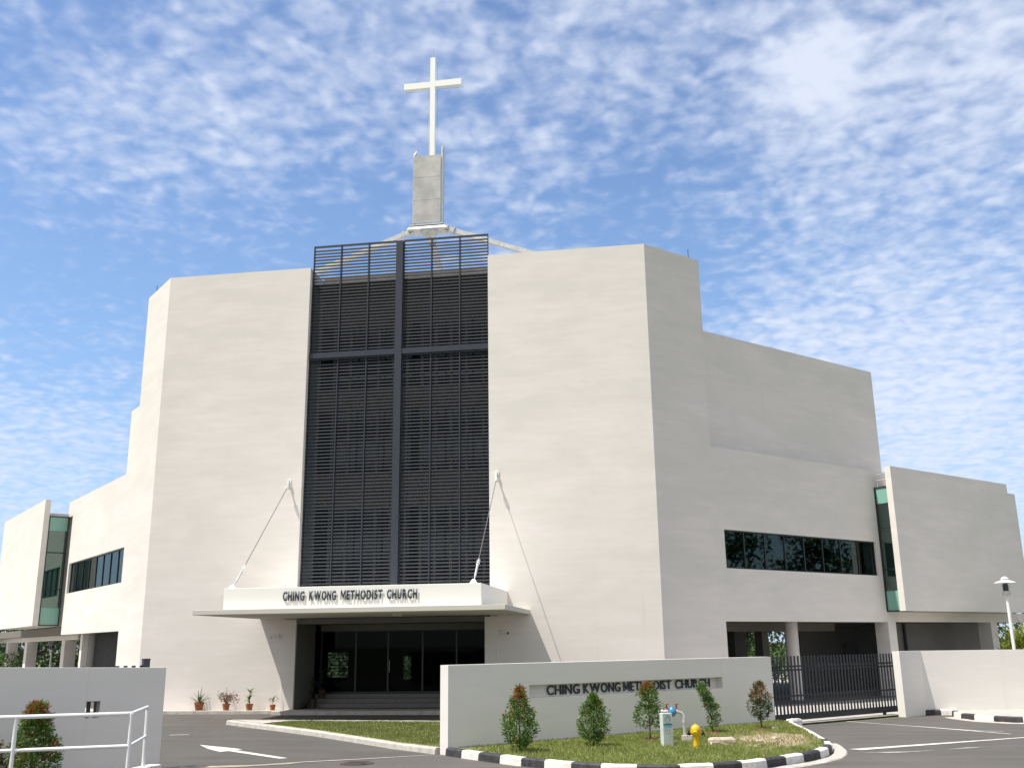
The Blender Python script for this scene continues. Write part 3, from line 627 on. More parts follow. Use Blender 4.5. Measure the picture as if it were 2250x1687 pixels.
# ------------------------------------------------------------------ lettering
def sign(name, text, P0, du, spans, Hc, depth, mtl, label, bold, gap=.12):
    """letters stand one by one on the line from P0 along du; spans = start and end of each word, cap height Hc"""
    root = empty(name, P0, label, 'sign')
    du = Vector(du).normalized(); nrm = Vector((du.y, -du.x, 0))
    glyph = {}
    for ch in set(text):
        if ch == ' ': continue
        c = bpy.data.curves.new('letter', 'FONT'); c.body = ch; c.size = 1; c.extrude = 0; c.offset = bold; c.resolution_u = 4
        o = bpy.data.objects.new('tmp', c); col.objects.link(o)
        bpy.context.view_layer.update()
        me = bpy.data.meshes.new_from_object(o.evaluated_get(bpy.context.evaluated_depsgraph_get()))
        col.objects.unlink(o); bpy.data.objects.remove(o)
        xs = [v.co.x for v in me.vertices]; ys = [v.co.y for v in me.vertices]
        glyph[ch] = (me, min(xs), max(xs), min(ys), max(ys))
    if 'M' in glyph:
        hh = glyph['H'][4]-glyph['H'][3]; b0 = glyph['H'][3]; w_ = hh*1.02; t_ = hh*.165
        P_ = [(0,0),(t_,0),(t_,hh*.66),(w_/2-t_*.4,hh*.16),(w_/2+t_*.4,hh*.16),(w_-t_,hh*.66),(w_-t_,0),(w_,0),(w_,hh),(w_-t_*1.25,hh),(w_/2,hh*.46),(t_*1.25,hh),(0,hh)]
        me = bpy.data.meshes.new('m'); me.from_pydata([(x, y+b0, 0) for x, y in P_], [], [tuple(range(len(P_)))])
        bm = bmesh.new(); bm.from_mesh(me); bmesh.ops.triangulate(bm, faces=bm.faces, ngon_method='EAR_CLIP'); bm.to_mesh(me); bm.free()
        glyph['M'] = (me, 0, w_, b0, b0+hh)
    caph = glyph['H'][4]-glyph['H'][3]; y0 = glyph['H'][3]
    kz = Hc/caph
    for wd, (xa_, xb_) in zip(text.split(), spans):
        ws = [(glyph[ch][2]-glyph[ch][1])*(1.0 if ch == 'M' else 1.08 if ch == 'W' else 1.2 if ch == 'I' else 1.0) for ch in wd]
        kx = (xb_-xa_)/(sum(ws)+gap*caph*(len(wd)-1)); x = xa_
        for ch, w_ in zip(wd, ws):
            me, xa, xb, ya, yb = glyph[ch]; fx = w_/(xb-xa)*kx
            bm = bmesh.new(); bm.from_mesh(me)
            for v in bm.verts:
                lx = x+(v.co.x-xa)*fx; lz = (v.co.y-y0)*kz
                p = du*lx; v.co = Vector((p.x, p.y, lz)) + nrm*.003
            bmesh.ops.remove_doubles(bm, verts=bm.verts, dist=1e-5)
            q_ = bmesh.ops.extrude_face_region(bm, geom=bm.faces[:])
            for e in q_['geom']:
                if isinstance(e, bmesh.types.BMVert): e.co += nrm*depth
            bmesh.ops.recalc_face_normals(bm, faces=bm.faces)
            m2 = bpy.data.meshes.new('letter'); bm.to_mesh(m2); bm.free(); m2.materials.append(mtl)
            o = bpy.data.objects.new('letter', m2); col.objects.link(o); o.parent = root
            x += w_*kx + gap*caph*kx
    return root
sign('canopy_sign', 'CHING KWONG METHODIST CHURCH', (-2.08, -4.93, 3.585), (1, 0, 0), ((0,.69),(.84,1.69),(1.84,3.15),(3.29,4.23)), .285, .012, M['letter'],
     'dark raised lettering CHING KWONG METHODIST CHURCH on the white canopy above the entrance', .045, gap=.17)

# ------------------------------------------------------------------ boundary walls
F0 = Vector((4.91, -13.05, 0))
SW = lambda t, n, z: (F0.x + t*s2 - n*s2, F0.y + t*s2 + n*s2, z)
sw = empty('sign_wall', (F0.x, F0.y, 0), 'cream boundary wall with a long recessed name panel behind the row of small shrubs', 'wall')
mb = MB(); walls(mb, SW, 0, 10.4, 0, 1.80, 0, .31, []); 
mb = MB()
RC = (2.14, 8.43, 1.05, 1.325)
walls(mb, SW, 0, 10.4, 0, 1.80, 0, .20, [RC]); o = wallbuild(mb, 'wall_face', M['bwall'], sw)
mb = MB(); mb.box(0, 10.4, .201, .31, 0, 1.80, SW); mb.build('wall_back', M['bwall'], sw)
mb = MB(); mb.box(2.14, 8.43, -.008, -.001, 1.327, 1.425, SW); mb.build('panel_lip', M['bwall'], sw)
mb = MB(); mb.box(.3, 10.4, -.06, -.001, .0, .155, SW); mb.build('wall_footing', M['conc'], sw)
p0 = SW(2.66, .19, 1.088)
sign('wall_sign', 'CHING KWONG METHODIST CHURCH', p0, (s2, s2, 0), ((.12,1.09),(1.21,2.37),(2.47,4.08),(4.23,5.48)), .205, .025, M['letter'],
     'dark raised lettering CHING KWONG METHODIST CHURCH in the recess of the low boundary wall', .012, gap=.17)
# left wall with a small square opening
C2 = Vector((-.04, -15.8, 0))
WL = lambda t, n, z: (C2.x + t*s2 - n*s2, C2.y + t*s2 + n*s2, z)
mb = MB(); walls(mb, WL, -9, 0, 0, 1.86, 0, .28, [(-1.42, -1.16, 1.0, 1.295)])
for v in range(len(mb.v)):
    x, y, z = mb.v[v]
    if z > 1.8: t = ((x-C2.x)+(y-C2.y))*s2; mb.v[v] = (x, y, z + (-t)*.022)
lw = empty('left_boundary_wall', (C2.x, C2.y, 0), 'cream boundary wall with a small square opening behind the white railing', 'wall'); lw.name = 'boundary_wall'
wallbuild(mb, 'wall_face', M['bwall'], lw)
mb = MB(); mb.box(-1.36, -1.325, .1, .16, 1.0, 1.295, WL); mb.box(-1.235, -1.2, .1, .16, 1.0, 1.295, WL); mb.build('opening_bar', M['frame'], lw)
# right wall, bent
w3 = empty('boundary_wall', (16.32, -2.38, 0), 'cream boundary wall running off to the right beyond the sliding gate, half in sun', 'wall')
A = Vector((16.32, -2.38, 0)); Bq = Vector((17.12, -1.58, 0)); Cq = Vector((30, .7, 0))
d1 = (Bq-A).normalized(); n1_ = Vector((-d1.y, d1.x, 0)); d2 = (Cq-Bq).normalized(); n2_ = Vector((-d2.y, d2.x, 0))
nb = (n1_+n2_).normalized(); hz = 1.87
Z = Vector((0,0,hz)); t_ = .24
mb = MB(); mb.hexa([A, Bq, Bq+nb*t_*1.02, A+n1_*t_, A+Z, Bq+Z, Bq+nb*t_*1.02+Z, A+n1_*t_+Z]); mb.build('wall_end', M['bwall'], w3)
e_ = Vector((.001,.0002,0))
mb = MB(); mb.hexa([Bq+e_, Cq, Cq+n2_*t_, Bq+nb*t_*1.02+e_, Bq+Z+e_, Cq+Z, Cq+n2_*t_+Z, Bq+nb*t_*1.02+Z+e_]); mb.build('wall_run', M['bwall'], w3)

# ------------------------------------------------------------------ gates
def gate(P, D, Lg, z0, z1, label):
    P = Vector(P); D = Vector(D).normalized(); Nn = Vector((-D.y, D.x, 0))
    fr = lambda t, n, z: tuple(P + D*t + Nn*n + Vector((0, 0, z)))
    g = empty('sliding_gate', P, label, 'gate')
    f = MB(); f.box(0, Lg, -.03, .03, z0, z0+.17, fr); f.box(0, .06, -.031, .031, z0+.17, z1-.0, fr); f.box(Lg-.06, Lg, -.031, .031, z0+.17, z1, fr)
    for zz_ in (z0+.62, z1-.40, z1-.30): f.box(.06, Lg-.06, -.024, .024, zz_, zz_+.045, fr)
    f.build('gate_frame', M['gate'], g)
    n = int(Lg/.152)
    b = MB()
    for k in range(1, n):
        t = Lg*k/n; b.box(t-.036, t+.036, -.035, -.0245, z0+.171, z1, fr)
    b.build('gate_bars', M['gate'], g)
    for t in (Lg*.1, Lg*.86):
        w = MB(); c = Vector(fr(t, -.02, .045)); w.tube([c-Nn*.03, c+Nn*.03], .045, 14); w.box(t-.06, t+.06, -.045, .0, z0-.03, z0-.001, fr); w.build('wheel', M['black'], g)
    lk = MB(); lk.box(.12, .22, -.06, -.036, 1.15, 1.3, fr); lk.build('lock_box', M['steel'], g)
    return g
gate((12.24, -5.35, 0), (4.1, 4.15, 0), 5.95, .09, 1.80, 'dark vertical bar sliding gate closed between the sign wall and the right wall')
gate(WL(-8, .42, 0), (s2, s2, 0), 7.8, .09, 1.905, 'dark bar gate slid open behind the left boundary wall with only bar tips showing')
mb = MB(); mb.box(-.33, -.21, .36, .5, 1.55, 2.02, WL); mb.box(-.335, -.205, .355, .505, 2.0, 2.03, WL); mb.box(-.29, -.25, .4, .46, 0, 1.55, WL)
tag(mb.build('gate_post', M['steel']), 'dark blue box post rising just above the right end of the left boundary wall', 'post')
mb = MB(); mb.hexa([(12.2,-5.75,.009),(16.35,-1.6,.009),(16.15,-1.4,.009),(12.0,-5.5,.009),(12.2,-5.75,.03),(16.35,-1.6,.03),(16.15,-1.4,.03),(12.0,-5.5,.03)])
tag(mb.build('gate_track', M['conc']), kind='structure')

# ------------------------------------------------------------------ railing, lamps, cameras
rail = empty('railing', (1.34, -19.42, 0), 'white painted tubular railing in front of the left boundary wall', 'railing')
RA = Vector((-2.6, -21.35, 1.25)); RB = Vector((1.34, -19.42, 1.25)); RE = Vector((.73, -17.82, 1.25))
mb = MB(); mb.tube([RA, RB-(RB-RA).normalized()*.05, RB+(RE-RB).normalized()*.05, RE], .031, 12); mb.build('top_rail', M['white'], rail, smooth=True)
dz = Vector((0, 0, -.47))
mb = MB(); mb.tube([RA+dz, RB+dz], .027, 12); mb.tube([RB+dz, RE+dz], .024, 12); mb.build('lower_rail', M['white'], rail, smooth=True)
for P in (RB, RE, RB+(RA-RB)*.368, RB+(RA-RB)*.8):
    mb = MB(); mb.tube([(P.x, P.y, .3 if P is RE else .0), (P.x, P.y, 1.25)], .030, 12); mb.build('post', M['white'], rail, smooth=True)
mb = MB(); d_ = (RE-RB).normalized(); sd = Vector((-d_.y, d_.x, 0))
q = [RE-d_*.1-sd*.1, RE-d_*.1+sd*.14, RE+d_*1.2+sd*.14, RE+d_*1.2-sd*.1]
q = [Vector((.60,-17.98,0)), Vector((.83,-17.98,0)), Vector((.87,-17.45,0)), Vector((.64,-17.45,0))]
mb.hexa([Vector((p.x, p.y, 0)) for p in q]+[Vector((p.x, p.y, .30)) for p in q])
tag(mb.build('concrete_block', M['kerbw'], bevel=.015), 'low white concrete block at the far foot of the white railing', 'block')
def lamp(P, hgt, label, group):
    g = empty('street_lamp', (P[0], P[1], 0), label, 'street lamp', group); x, y = P
    mb = MB(); mb.tube([(x, y, 0), (x, y, hgt-.62)], [.06, .05], 12); mb.build('pole', M['white'], g, smooth=True)
    mb = MB(); mb.lathe((x, y, hgt-.62), [(.05, 0), (.12, .03), (.13, .06), (.13, .16), (.10, .17)], 18); mb.build('lamp_base', M['galv'], g, smooth=True)
    mb = MB()
    for k in range(6): mb.lathe((x, y, hgt-.45+k*.035), [(.09, 0), (.11, .01), (.09, .02)], 16)
    mb.lathe((x, y, hgt-.46), [(.075, 0), (.075, .25)], 14)
    mb.build('lamp_lens', M['lampgl'], g)
    mb = MB()
    for k in range(4): t = k*math.pi/2+.4; mb.tube([(x+.13*math.cos(t), y+.13*math.sin(t), hgt-.5), (x+.16*math.cos(t), y+.16*math.sin(t), hgt-.19)], .008, 5)
    mb.lathe((x, y, hgt-.20), [(.34, 0), (.34, .012), (.2, .07), (.1, .10), (.09, .12)], 28)
    mb.lathe((x, y, hgt-.07), [(.13, 0), (.12, .02), (.05, .07), (.01, .085)], 20); mb.build('lamp_shade', M['white'], g, smooth=True)
lamp((20.5, .6), 4.15, 'white garden lamp with a wide disc shade behind the right boundary wall', 'garden lamps around the church')
lamp((-24.4, 17.6), 2.72, 'slim white garden lamp seen between the columns of the left wing', 'garden lamps around the church')
def cctv(P, dx, label):
    g = empty('security_camera', P, label, 'camera'); x, y, z = P
    mb = MB(); mb.box(x-.03, x+.03, y-.02, y, z-.04, z+.04); mb.tube([(x, y-.02, z), (x, y-.12, z)], .012, 6); mb.build('bracket', M['galv'], g)
    mb = MB(); a = Vector((x, y-.16, z-.02)); b = a+Vector((dx*.9, -.08, -.05)); mb.tube([a-(b-a)*.35, b], .065, 12); mb.build('camera_body', M['white'], g)
    mb = MB(); mb.tube([b, b+(b-a)*.08], .05, 10); mb.build('lens', M['black'], g)
cctv((-4.13, -.002, 2.62), -.2, 'small security camera on the wall left of the entrance')
cctv((3.95, -.002, 2.66), .2, 'small security camera on the wall right of the entrance')

# ------------------------------------------------------------------ fire hydrant, meter
hx, hy = 10.01, -12.72; hz0 = .12
g = empty('fire_hydrant', (hx, hy, hz0), 'yellow fire hydrant with black side caps on the grass verge', 'fire hydrant')
mb = MB(); mb.lathe((hx, hy, hz0), [(.085, 0), (.085, .02), (.066, .03), (.062, .12), (.066, .24), (.082, .26), (.088, .30), (.092, .34)], 22)
mb.tube([(hx, hy, hz0+.31), (hx-.02, hy-.10, hz0+.31), (hx-.02, hy-.13, hz0+.29)], [.045, .045, .05], 14)
mb.build('barrel', M['hyd'], g, smooth=True)
mb = MB(); mb.lathe((hx, hy, hz0+.341), [(.10, 0), (.10, .02), (.095, .05), (.075, .09), (.04, .115), (.018, .12), (.018, .14)], 22); mb.build('bonnet', M['hyd'], g, smooth=True)
for sx in (-1, 1):
    ax = Vector((CR.x, CR.y, 0)).normalized()*sx
    c = Vector((hx, hy, hz0+.30))
    mb = MB(); mb.tube([c+ax*.07, c+ax*.115], .042, 14); mb.build('outlet', M['hyd'], g, smooth=True)
    mb = MB(); mb.tube([c+ax*.116, c+ax*.15, c+ax*.165], [.052, .052, .028], 14); mb.tube([c+ax*.13+Vector((0,0,.04)), c+ax*.18+Vector((0,0,-.02)), c+ax*.175+Vector((0,0,-.075))], .010, 6); mb.build('cap', M['black'], g, smooth=True)
# marker slab
sxp, syp = 9.44, -12.55
g = empty('marker_post', (sxp, syp, .12), 'flat white marker slab with blue printed symbol beside the hydrant', 'marker')
cr_ = Vector((.86, .50, 0)).normalized(); cn_ = Vector((-cr_.y, cr_.x, 0))
fm_ = lambda t, n, z: tuple(Vector((sxp, syp, 0)) + cr_*t + cn_*n + Vector((0, 0, z)))
mb = MB(); mb.box(-.10, .13, 0, .13, .05, .79, fm_); mb.build('slab', M['slabw'], g, bevel=.006)
mb = MB(); mb.box(-.093, .122, -.003, -.001, .555, .585, fm_)
mb.build('dark_band', M['mark'], g)
mb = MB(); mb.box(-.07, .10, -.003, -.001, .505, .554, fm_); mb.build('light_band', M['markl'], g)
mb = MB()
pts = [(.015+.07*math.cos(t), .675+.075*math.sin(t)) for t in [i*math.pi/10 for i in range(21)]]
for (u0, v0), (u1, v1) in zip(pts[:-1], pts[1:]): mb.tube([fm_(u0, -.003, v0), fm_(u1, -.003, v1)], .004, 4)
mb.tube([fm_(.015, -.003, .74), fm_(-.02, -.003, .68), fm_(-.02, -.003, .65)], .004, 4); mb.tube([fm_(.015, -.003, .74), fm_(.05, -.003, .69), fm_(.055, -.003, .64)], .005, 4)
for u in (-.05, .0, .05): mb.tube([fm_(u, -.003, .44), fm_(u, -.003, .47)], .004, 4)
mb.tube([fm_(-.02, -.003, .37), fm_(-.02, -.003, .41)], .004, 4); mb.tube([fm_(.03, -.003, .37), fm_(.03, -.003, .41)], .004, 4); mb.tube([fm_(.02, -.003, .41), fm_(.06, -.003, .41)], .004, 4)
mb.build('printed_symbol', M['mark'], g)
# water meter on its pipe
mx0 = Vector((9.52, -11.4, .12)); dr = Vector((CR.x, CR.y, 0)).normalized()
g = empty('water_meter', mx0, 'blue round water meter on a grey pipe with two red handwheels', 'water meter')
A_ = mx0 + dr*(-.16); 
mb = MB(); zt = .75
E0 = mx0+dr*.28
mb.tube([mx0-dr*.22+Vector((0,0,zt-.12)), mx0+dr*.13+Vector((0,0,zt-.12)), mx0+dr*.22+Vector((0,0,zt-.14)), E0-dr*.01+Vector((0,0,zt-.20)), E0+Vector((0,0,zt-.30)), E0+Vector((0,0,.0))], [.034,.034,.034,.034,.034,.036], 14)
for t in (-.22, -.12, .10): mb.tube([mx0+dr*t+Vector((0,0,zt-.12)), mx0+dr*(t+.05)+Vector((0,0,zt-.12))], .045, 14)
mb.tube([E0+Vector((0,0,zt-.36)), E0+Vector((0,0,zt-.31))], .045, 14)
mb.build('pipe', M['galv'], g, smooth=True)
mb = MB(); mb.lathe(mx0+dr*.03+Vector((0,0,zt-.225)), [(.03, 0), (.075, .03), (.098, .08), (.098, .13), (.07, .18), (.035, .21)], 20); mb.build('meter_body', M['meter'], g, smooth=True)
for t in (-.085, .13):
    mb = MB(); b_ = mx0+dr*t+Vector((0,0,zt-.10)); mb.tube([b_, b_+Vector((0,0,.13))], [.028, .012], 10); mb.lathe(b_+Vector((0,0,.13)), [(.05, 0), (.055, .008), (.05, .016)], 14); mb.build('handwheel', M['red'], g)
mb = MB(); mb.box(E0.x-.07, E0.x+.16, E0.y-.1, E0.y+.1, .12, .26); mb.build('concrete_base', M['conc'], g, bevel=.01)
# broken concrete and stones
def rock(P, sx, sy, sz, rz, label, mt_='stone', cat='stone'):
    bm = bmesh.new(); bmesh.ops.create_cube(bm, size=1)
    bmesh.ops.subdivide_edges(bm, edges=bm.edges[:], cuts=3, use_grid_fill=True)
    for v in bm.verts:
        k = Vector((random.uniform(-1,1), random.uniform(-1,1), random.uniform(-1,1)))*.045
        v.co += k
        if v.co.z > .3: v.co.x *= .86; v.co.y *= .8
        v.co = Vector((v.co.x*sx, v.co.y*sy, v.co.z*sz))
    me = bpy.data.meshes.new('stone'); bm.to_mesh(me); bm.free(); me.materials.append(M[mt_])
    o = bpy.data.objects.new('stone', me); col.objects.link(o); o.location = P; o.rotation_euler = (0, 0, rz)
    return tag(o, label, cat)
o = rock((10.55, -12.05, .19), .52, .22, .17, .3, 'long pale block of broken concrete lying right of the hydrant'); o.name = 'concrete_lump'
rock((11.75, -10.9, .15), .14, .10, .08, .8, 'small pale stone on the dry patch of the verge below the last shrub')
rock((11.35, -11.6, .15), .18, .10, .07, .2, 'flat pale stone in the middle of the dry patch of verge')
rock((12.0, -8.3, .16), .22, .09, .07, .8, 'small white stone against the sign wall right of the last shrub')
rock((9.75, -11.15, .15), .09, .07, .07, 1.8, 'tiny pale stone beside the concrete base of the meter pipe')
rock((9.3, -11.2, .15), .16, .07, .06, .9, 'narrow pinkish stone at the foot of the sign wall behind the marker slab')
rock((12.72, -5.95, .12), .42, .20, .19, .8, 'white painted concrete lump at the near corner of the gate', 'kerbw')

# ------------------------------------------------------------------ shrubs
def stem_mb(P, hgt, r, lean=(0, 0), branches=6, spread=.2, z0=.25):
    mb = MB(); P = Vector(P); T = P+Vector((lean[0], lean[1], hgt))
    pts = [P.lerp(T, k/5)+Vector((random.uniform(-1,1), random.uniform(-1,1), 0))*.012 for k in range(6)]
    mb.tube(pts, [r*(1-.14*k) for k in range(6)], 7)
    for k in range(branches):
        z = z0+(1-z0)*random.random()*.8; a = random.uniform(0, 6.283); b = P.lerp(T, z)
        mb.tube([b, b+Vector((math.cos(a)*spread*.5, math.sin(a)*spread*.5, .08)), b+Vector((math.cos(a)*spread, math.sin(a)*spread, .2))], [r*.5, r*.35, r*.2], 5)
    return mb
def shrub(P, h, zc, prof, n, size, label, redf, seed, lean=(0, 0), wob=.0, stemr=.018, group='young shrubs planted along the sign wall', axis=None, mats=('leaf', 'leafr', 'leafy'), name='shrub', cat='shrub', holes=.1):
    """prof: radius as function of 0..1 height; redf: (u, angle) -> (red chance, bronze chance)"""
    random.seed(seed)
    g = empty(name, P, label, cat, group)
    P = Vector(P)
    mb = stem_mb(P, h*.9, stemr, lean, 9, max(prof(.5)*.7, .08)); mb.build('trunk', M['bark'], g)
    mb = MB()
    # twigs carry clusters of leaves, so the outline is uneven and there are gaps
    ncl = max(20, int(n*1.7/14))
    for c in range(ncl):
        u = random.random()**.9; r = prof(u)
        a = random.uniform(0, 6.283)
        rr = r*(1-random.random()**2.2*.75)*random.uniform(.82, 1.1)
        ax = axis(u) if axis else (0, 0)
        cx = P.x+lean[0]*u+ax[0]+rr*math.cos(a); cy = P.y+lean[1]*u+ax[1]+rr*math.sin(a); cz = P.z+zc+(h-zc)*u
        out = Vector((math.cos(a), math.sin(a), .55))
        pr, pb = redf(u, a)
        kind = 1 if random.random() < pr else (2 if random.random() < pb else 0)
        for k in range(14):
            o_ = Vector((random.gauss(0, 1), random.gauss(0, 1), random.gauss(0, 1)))
            d = (out*.9+o_*.8)
            leaves(mb, (cx+o_.x*size*.55, cy+o_.y*size*.55, cz+o_.z*size*.6), size*random.uniform(.7, 1.15), d, kind if random.random() < .85 else 0, .40)
    mb.build('crown', [M[x] for x in mats], g, fixn=False)
    return g
def egg(w, p=.42, top=.06):
    def f(u):
        return w*(math.sin(math.pi*min(1, max(0, (u**.75*.96+.03))))**.8*(1-.35*u)+top*(u > .9)*.3)
    return f
def tabf(vals):
    def f(u):
        x = u*(len(vals)-1); i = min(int(x), len(vals)-2); return vals[i]+(vals[i+1]-vals[i])*(x-i)
    return f
aR = math.atan2(CR.y, CR.x)     # direction to the right in the picture, to place red shoots on the side they grow on
shrub((6.52,-13.70,.13), 1.22, .10, tabf([.10,.24,.31,.335,.32,.29,.23,.17,.10,.03]), 2700, .062, 'egg shaped shrub with red young tips, nearest the left end of the sign wall',
      lambda u, a: ((.75 if u > .82 else (.20 if u > .55 else .02)), .05), 3)
shrub((7.91,-12.5,.13), 1.04, .09, tabf([.08,.20,.31,.35,.34,.30,.24,.18,.13,.05]), 2700, .060, 'plain green bushy shrub below the letters KWONG, second from the left on the sign wall',
      lambda u, a: (0, .02), 4)
shrub((9.04,-11.10,.13), 1.20, .30, tabf([.20,.34,.36,.32,.24,.20,.19,.15,.05]), 1700, .062, 'open shrub on a thin bare trunk with orange tip covering part of METHODIST',
      lambda u, a: ((.35 if u > .86 else .02), (.5 if u > .84 else .05)), 5, holes=.3)
shrub((10.46,-9.30,.13), 1.10, .14, tabf([.10,.15,.17,.15,.15,.13,.14,.12,.06]), 1150, .062, 'thin crooked green shrub leaning left behind the yellow hydrant',
      lambda u, a: (0, .03), 6, axis=lambda u: ((.10*math.sin(u*4.6+.3)-.08*u)*CR.x*1.1, (.10*math.sin(u*4.6+.3)-.08*u)*CR.y))
shrub((11.69,-8.25,.13), 1.10, .24, tabf([.10,.22,.28,.30,.28,.25,.20,.14,.05]), 1700, .055, 'round shrub with bronze crown at the right end of the sign wall beside the gate',
      lambda u, a: ((.12 if u > .6 else .03), (.50 if u > .5 else .12)), 8, mats=('leafd', 'leafr', 'leafy'))
for k, (x, y) in enumerate(((9.06,-11.1), (10.55,-9.25), (11.72,-8.22))):
    mb = MB(); mb.lathe((x, y, .125), [(.30, 0), (.24, .025), (.12, .045), (.02, .05)], 16)
    for v in range(len(mb.v)): a_, b_, c_ = mb.v[v]; mb.v[v] = (a_+random.uniform(-.02,.02), b_+random.uniform(-.02,.02), c_+random.uniform(-.006,.006))
    tag(mb.build('soil_mound', M['soil']), ('red soil mound around the bare trunk of the middle shrub', 'red soil mound at the foot of the thin crooked shrub', 'red soil mound under the shrub nearest the gate')[k], 'soil mound')
# shrubs by the left wall
def ray_at(x, y, z):           # point at height z seen at photo position x,y (survey of the photo, 2250 x 1687)
    f = 2158.125; d = CF + CR*((x-1125)/f) - CU*((y-843.5)/f); t = (z-CAM.z)/d.z; return CAM+d*t
Pc = CAM + (CF + CR*((84-1125)/2158.) - CU*((1546-843.5)/2158.))*16.4
shrub((Pc.x, Pc.y, .0), Pc.z, .05, tabf([.28,.36,.40,.42,.40,.38,.34,.29,.25,.22,.19,.09]), 5600, .058, 'tall dense shrub with orange tips standing behind the left white railing',
      lambda u, a: ((.30 if u > .86 else .05), (.60 if u > .86 else .14)), 9, group='shrubs behind the white railing', stemr=.03)
Pd = CAM + (CF + CR*((-34-1125)/2158.) - CU*((1602-843.5)/2158.))*16.0
shrub((Pd.x, Pd.y, .0), Pd.z, .05, tabf([.26,.33,.36,.36,.34,.28,.22,.15,.10]), 2600, .058, 'reddish brown shrub cut off by the left edge of the photo',
      lambda u, a: (.20, .45), 10, group='shrubs behind the white railing', stemr=.03, mats=('leafd', 'leafr', 'leafy'))
shrub((3.75,-7.4,.1), 1.0, .1, tabf([.10,.2,.24,.24,.2,.22,.15,.06]), 1300, .06, 'yellow green shrub just showing past the left end of the sign wall',
      lambda u, a: (0, .2), 11, group=None, mats=('yleaf', 'leafy', 'yleaf'))

# ------------------------------------------------------------------ potted plants
def pot(P, w, h, mt_='terracotta'):
    mb = MB(); mb.lathe(P, [(w*.36, 0), (w*.46, h*.75), (w*.5, h*.76), (w*.5, h), (w*.44, h), (w*.42, h*.86), (.01, h*.86)], 20)
    return mb
def blade(mb, P, d, ln, w, droop, mi=0):
    d = Vector(d).normalized(); sd = d.cross(Vector((0,0,1)))
    sd = sd.normalized() if sd.length > .01 else Vector((1,0,0))
    prev = None; p = Vector(P); n = 6
    for k in range(n+1):
        t = k/n; ww = w*(1-t**2)*.5+.002; q = (p-sd*ww, p+sd*ww)
        if prev: mb.poly([prev[0], prev[1], q[1], q[0]], mi)
        prev = q; p = p+d*(ln/n); d = (d+Vector((0,0,-droop/n))).normalized()
def potted(P, w, h, kind, label, seed, shade=False):
    random.seed(seed)
    g = empty('potted_plant', P, label, 'potted plant', 'potted plants at the church wall')
    pot(P, w, h).build('pot', M['terracotta' if kind != 'dense' else 'darkpot'], g, smooth=True)
    P = Vector(P)+Vector((0, 0, h*.85)); mb = MB()
    if kind == 'spiky':
        for k in range(32):
            a = random.uniform(0, 6.283); e = random.choice((random.uniform(.0, .6), random.uniform(.5, 1.45)))
            blade(mb, P, (math.cos(a)*math.cos(e), math.sin(a)*math.cos(e)*.6, math.sin(e)), random.uniform(.42, .64), .042, random.uniform(.1, .6))
        mb.build('foliage', M['leafd'], g, fixn=False)
    elif kind == 'pink':
        st = MB()
        for k in range(18):
            a = random.uniform(0, 6.283); r = random.uniform(.10, .44); T = P+Vector((math.cos(a)*r+.04, math.sin(a)*r*.6, random.uniform(.15, .42)))
            Mi = P.lerp(T, .5)+Vector((0,0,.08)); st.tube([P, Mi, T], [.007,.005,.003], 4)
            for q in range(20): o_ = Vector((random.gauss(0,1), random.gauss(0,1), random.gauss(0,1)))*.055; leaves(mb, T.lerp(Mi, random.random()*.6)+o_, .062, None, 1 if random.random() < .6 else 0, .6)
        st.tube([P, P+Vector((-.01,0,.58))], [.012,.006], 5); st.build('stem', M['bark'], g); mb.build('foliage', [M['leaf'], M['leafp']], g, fixn=False)
    elif kind == 'leafy':
        st = MB(); st.tube([P, P+Vector((.0,0,.45))], [.012,.006], 5); st.build('stem', M['bark'], g)
        for k in range(30):
            a = random.uniform(0, 6.283); z = random.uniform(.05, .45)
            blade(mb, P+Vector((0,0,z)), (math.cos(a), math.sin(a)*.7, random.uniform(.2, 1.3)), random.uniform(.18, .32), .055, random.uniform(.6, 1.8))
        mb.build('foliage', M['leaf'], g, fixn=False)
    elif kind == 'small':
        st = MB(); st.tube([P, P+Vector((.02,0,.25))], [.009,.005], 5); st.build('stem', M['bark'], g)
        for k in range(15):
            a = random.uniform(-1.2, 1.2) if k < 9 else random.uniform(2, 4.2); z = random.uniform(.1, .27)
            blade(mb, P+Vector((.01,0,z)), (math.cos(a), math.sin(a)*.7, random.uniform(.3, 1.1)), random.uniform(.2, .32), .04, random.uniform(1.2, 2.4))
        mb.build('foliage', M['leaf'], g, fixn=False)
    else:
        for k in range(60):
            a = random.uniform(0, 6.283); z = random.uniform(.0, h*2.4)
            blade(mb, P+Vector((0,0,z)), (math.cos(a), math.sin(a), random.uniform(.3, 1.2)), random.uniform(.14, .28), .06, random.uniform(.6, 1.8))
        mb.build('foliage', M['leafd'], g, fixn=False)
    return g
potted((-6.80,-.35,.131), .34, .27, 'spiky', 'spiky leaved plant in a terracotta pot, leftmost of four at the wall', 1)
potted((-5.80,-.35,.131), .26, .22, 'pink', 'pink flowering bush in a terracotta pot, second of four at the wall', 2)
potted((-4.95,-.35,.131), .26, .21, 'leafy', 'upright leafy green plant in a terracotta pot, third of four at the wall', 3)
potted((-4.10,-.35,.131), .20, .18, 'small', 'small drooping plant in the smallest terracotta pot nearest the entrance', 4)
potted((-3.02, .62,.131), .30, .30, 'dense', 'dark leafy potted plant in the shade at the foot of the entrance steps', 5)
potted((-2.98, 1.42,.421), .30, .30, 'dense', 'dark leafy potted plant on the upper entrance step against the left pilaster', 6)

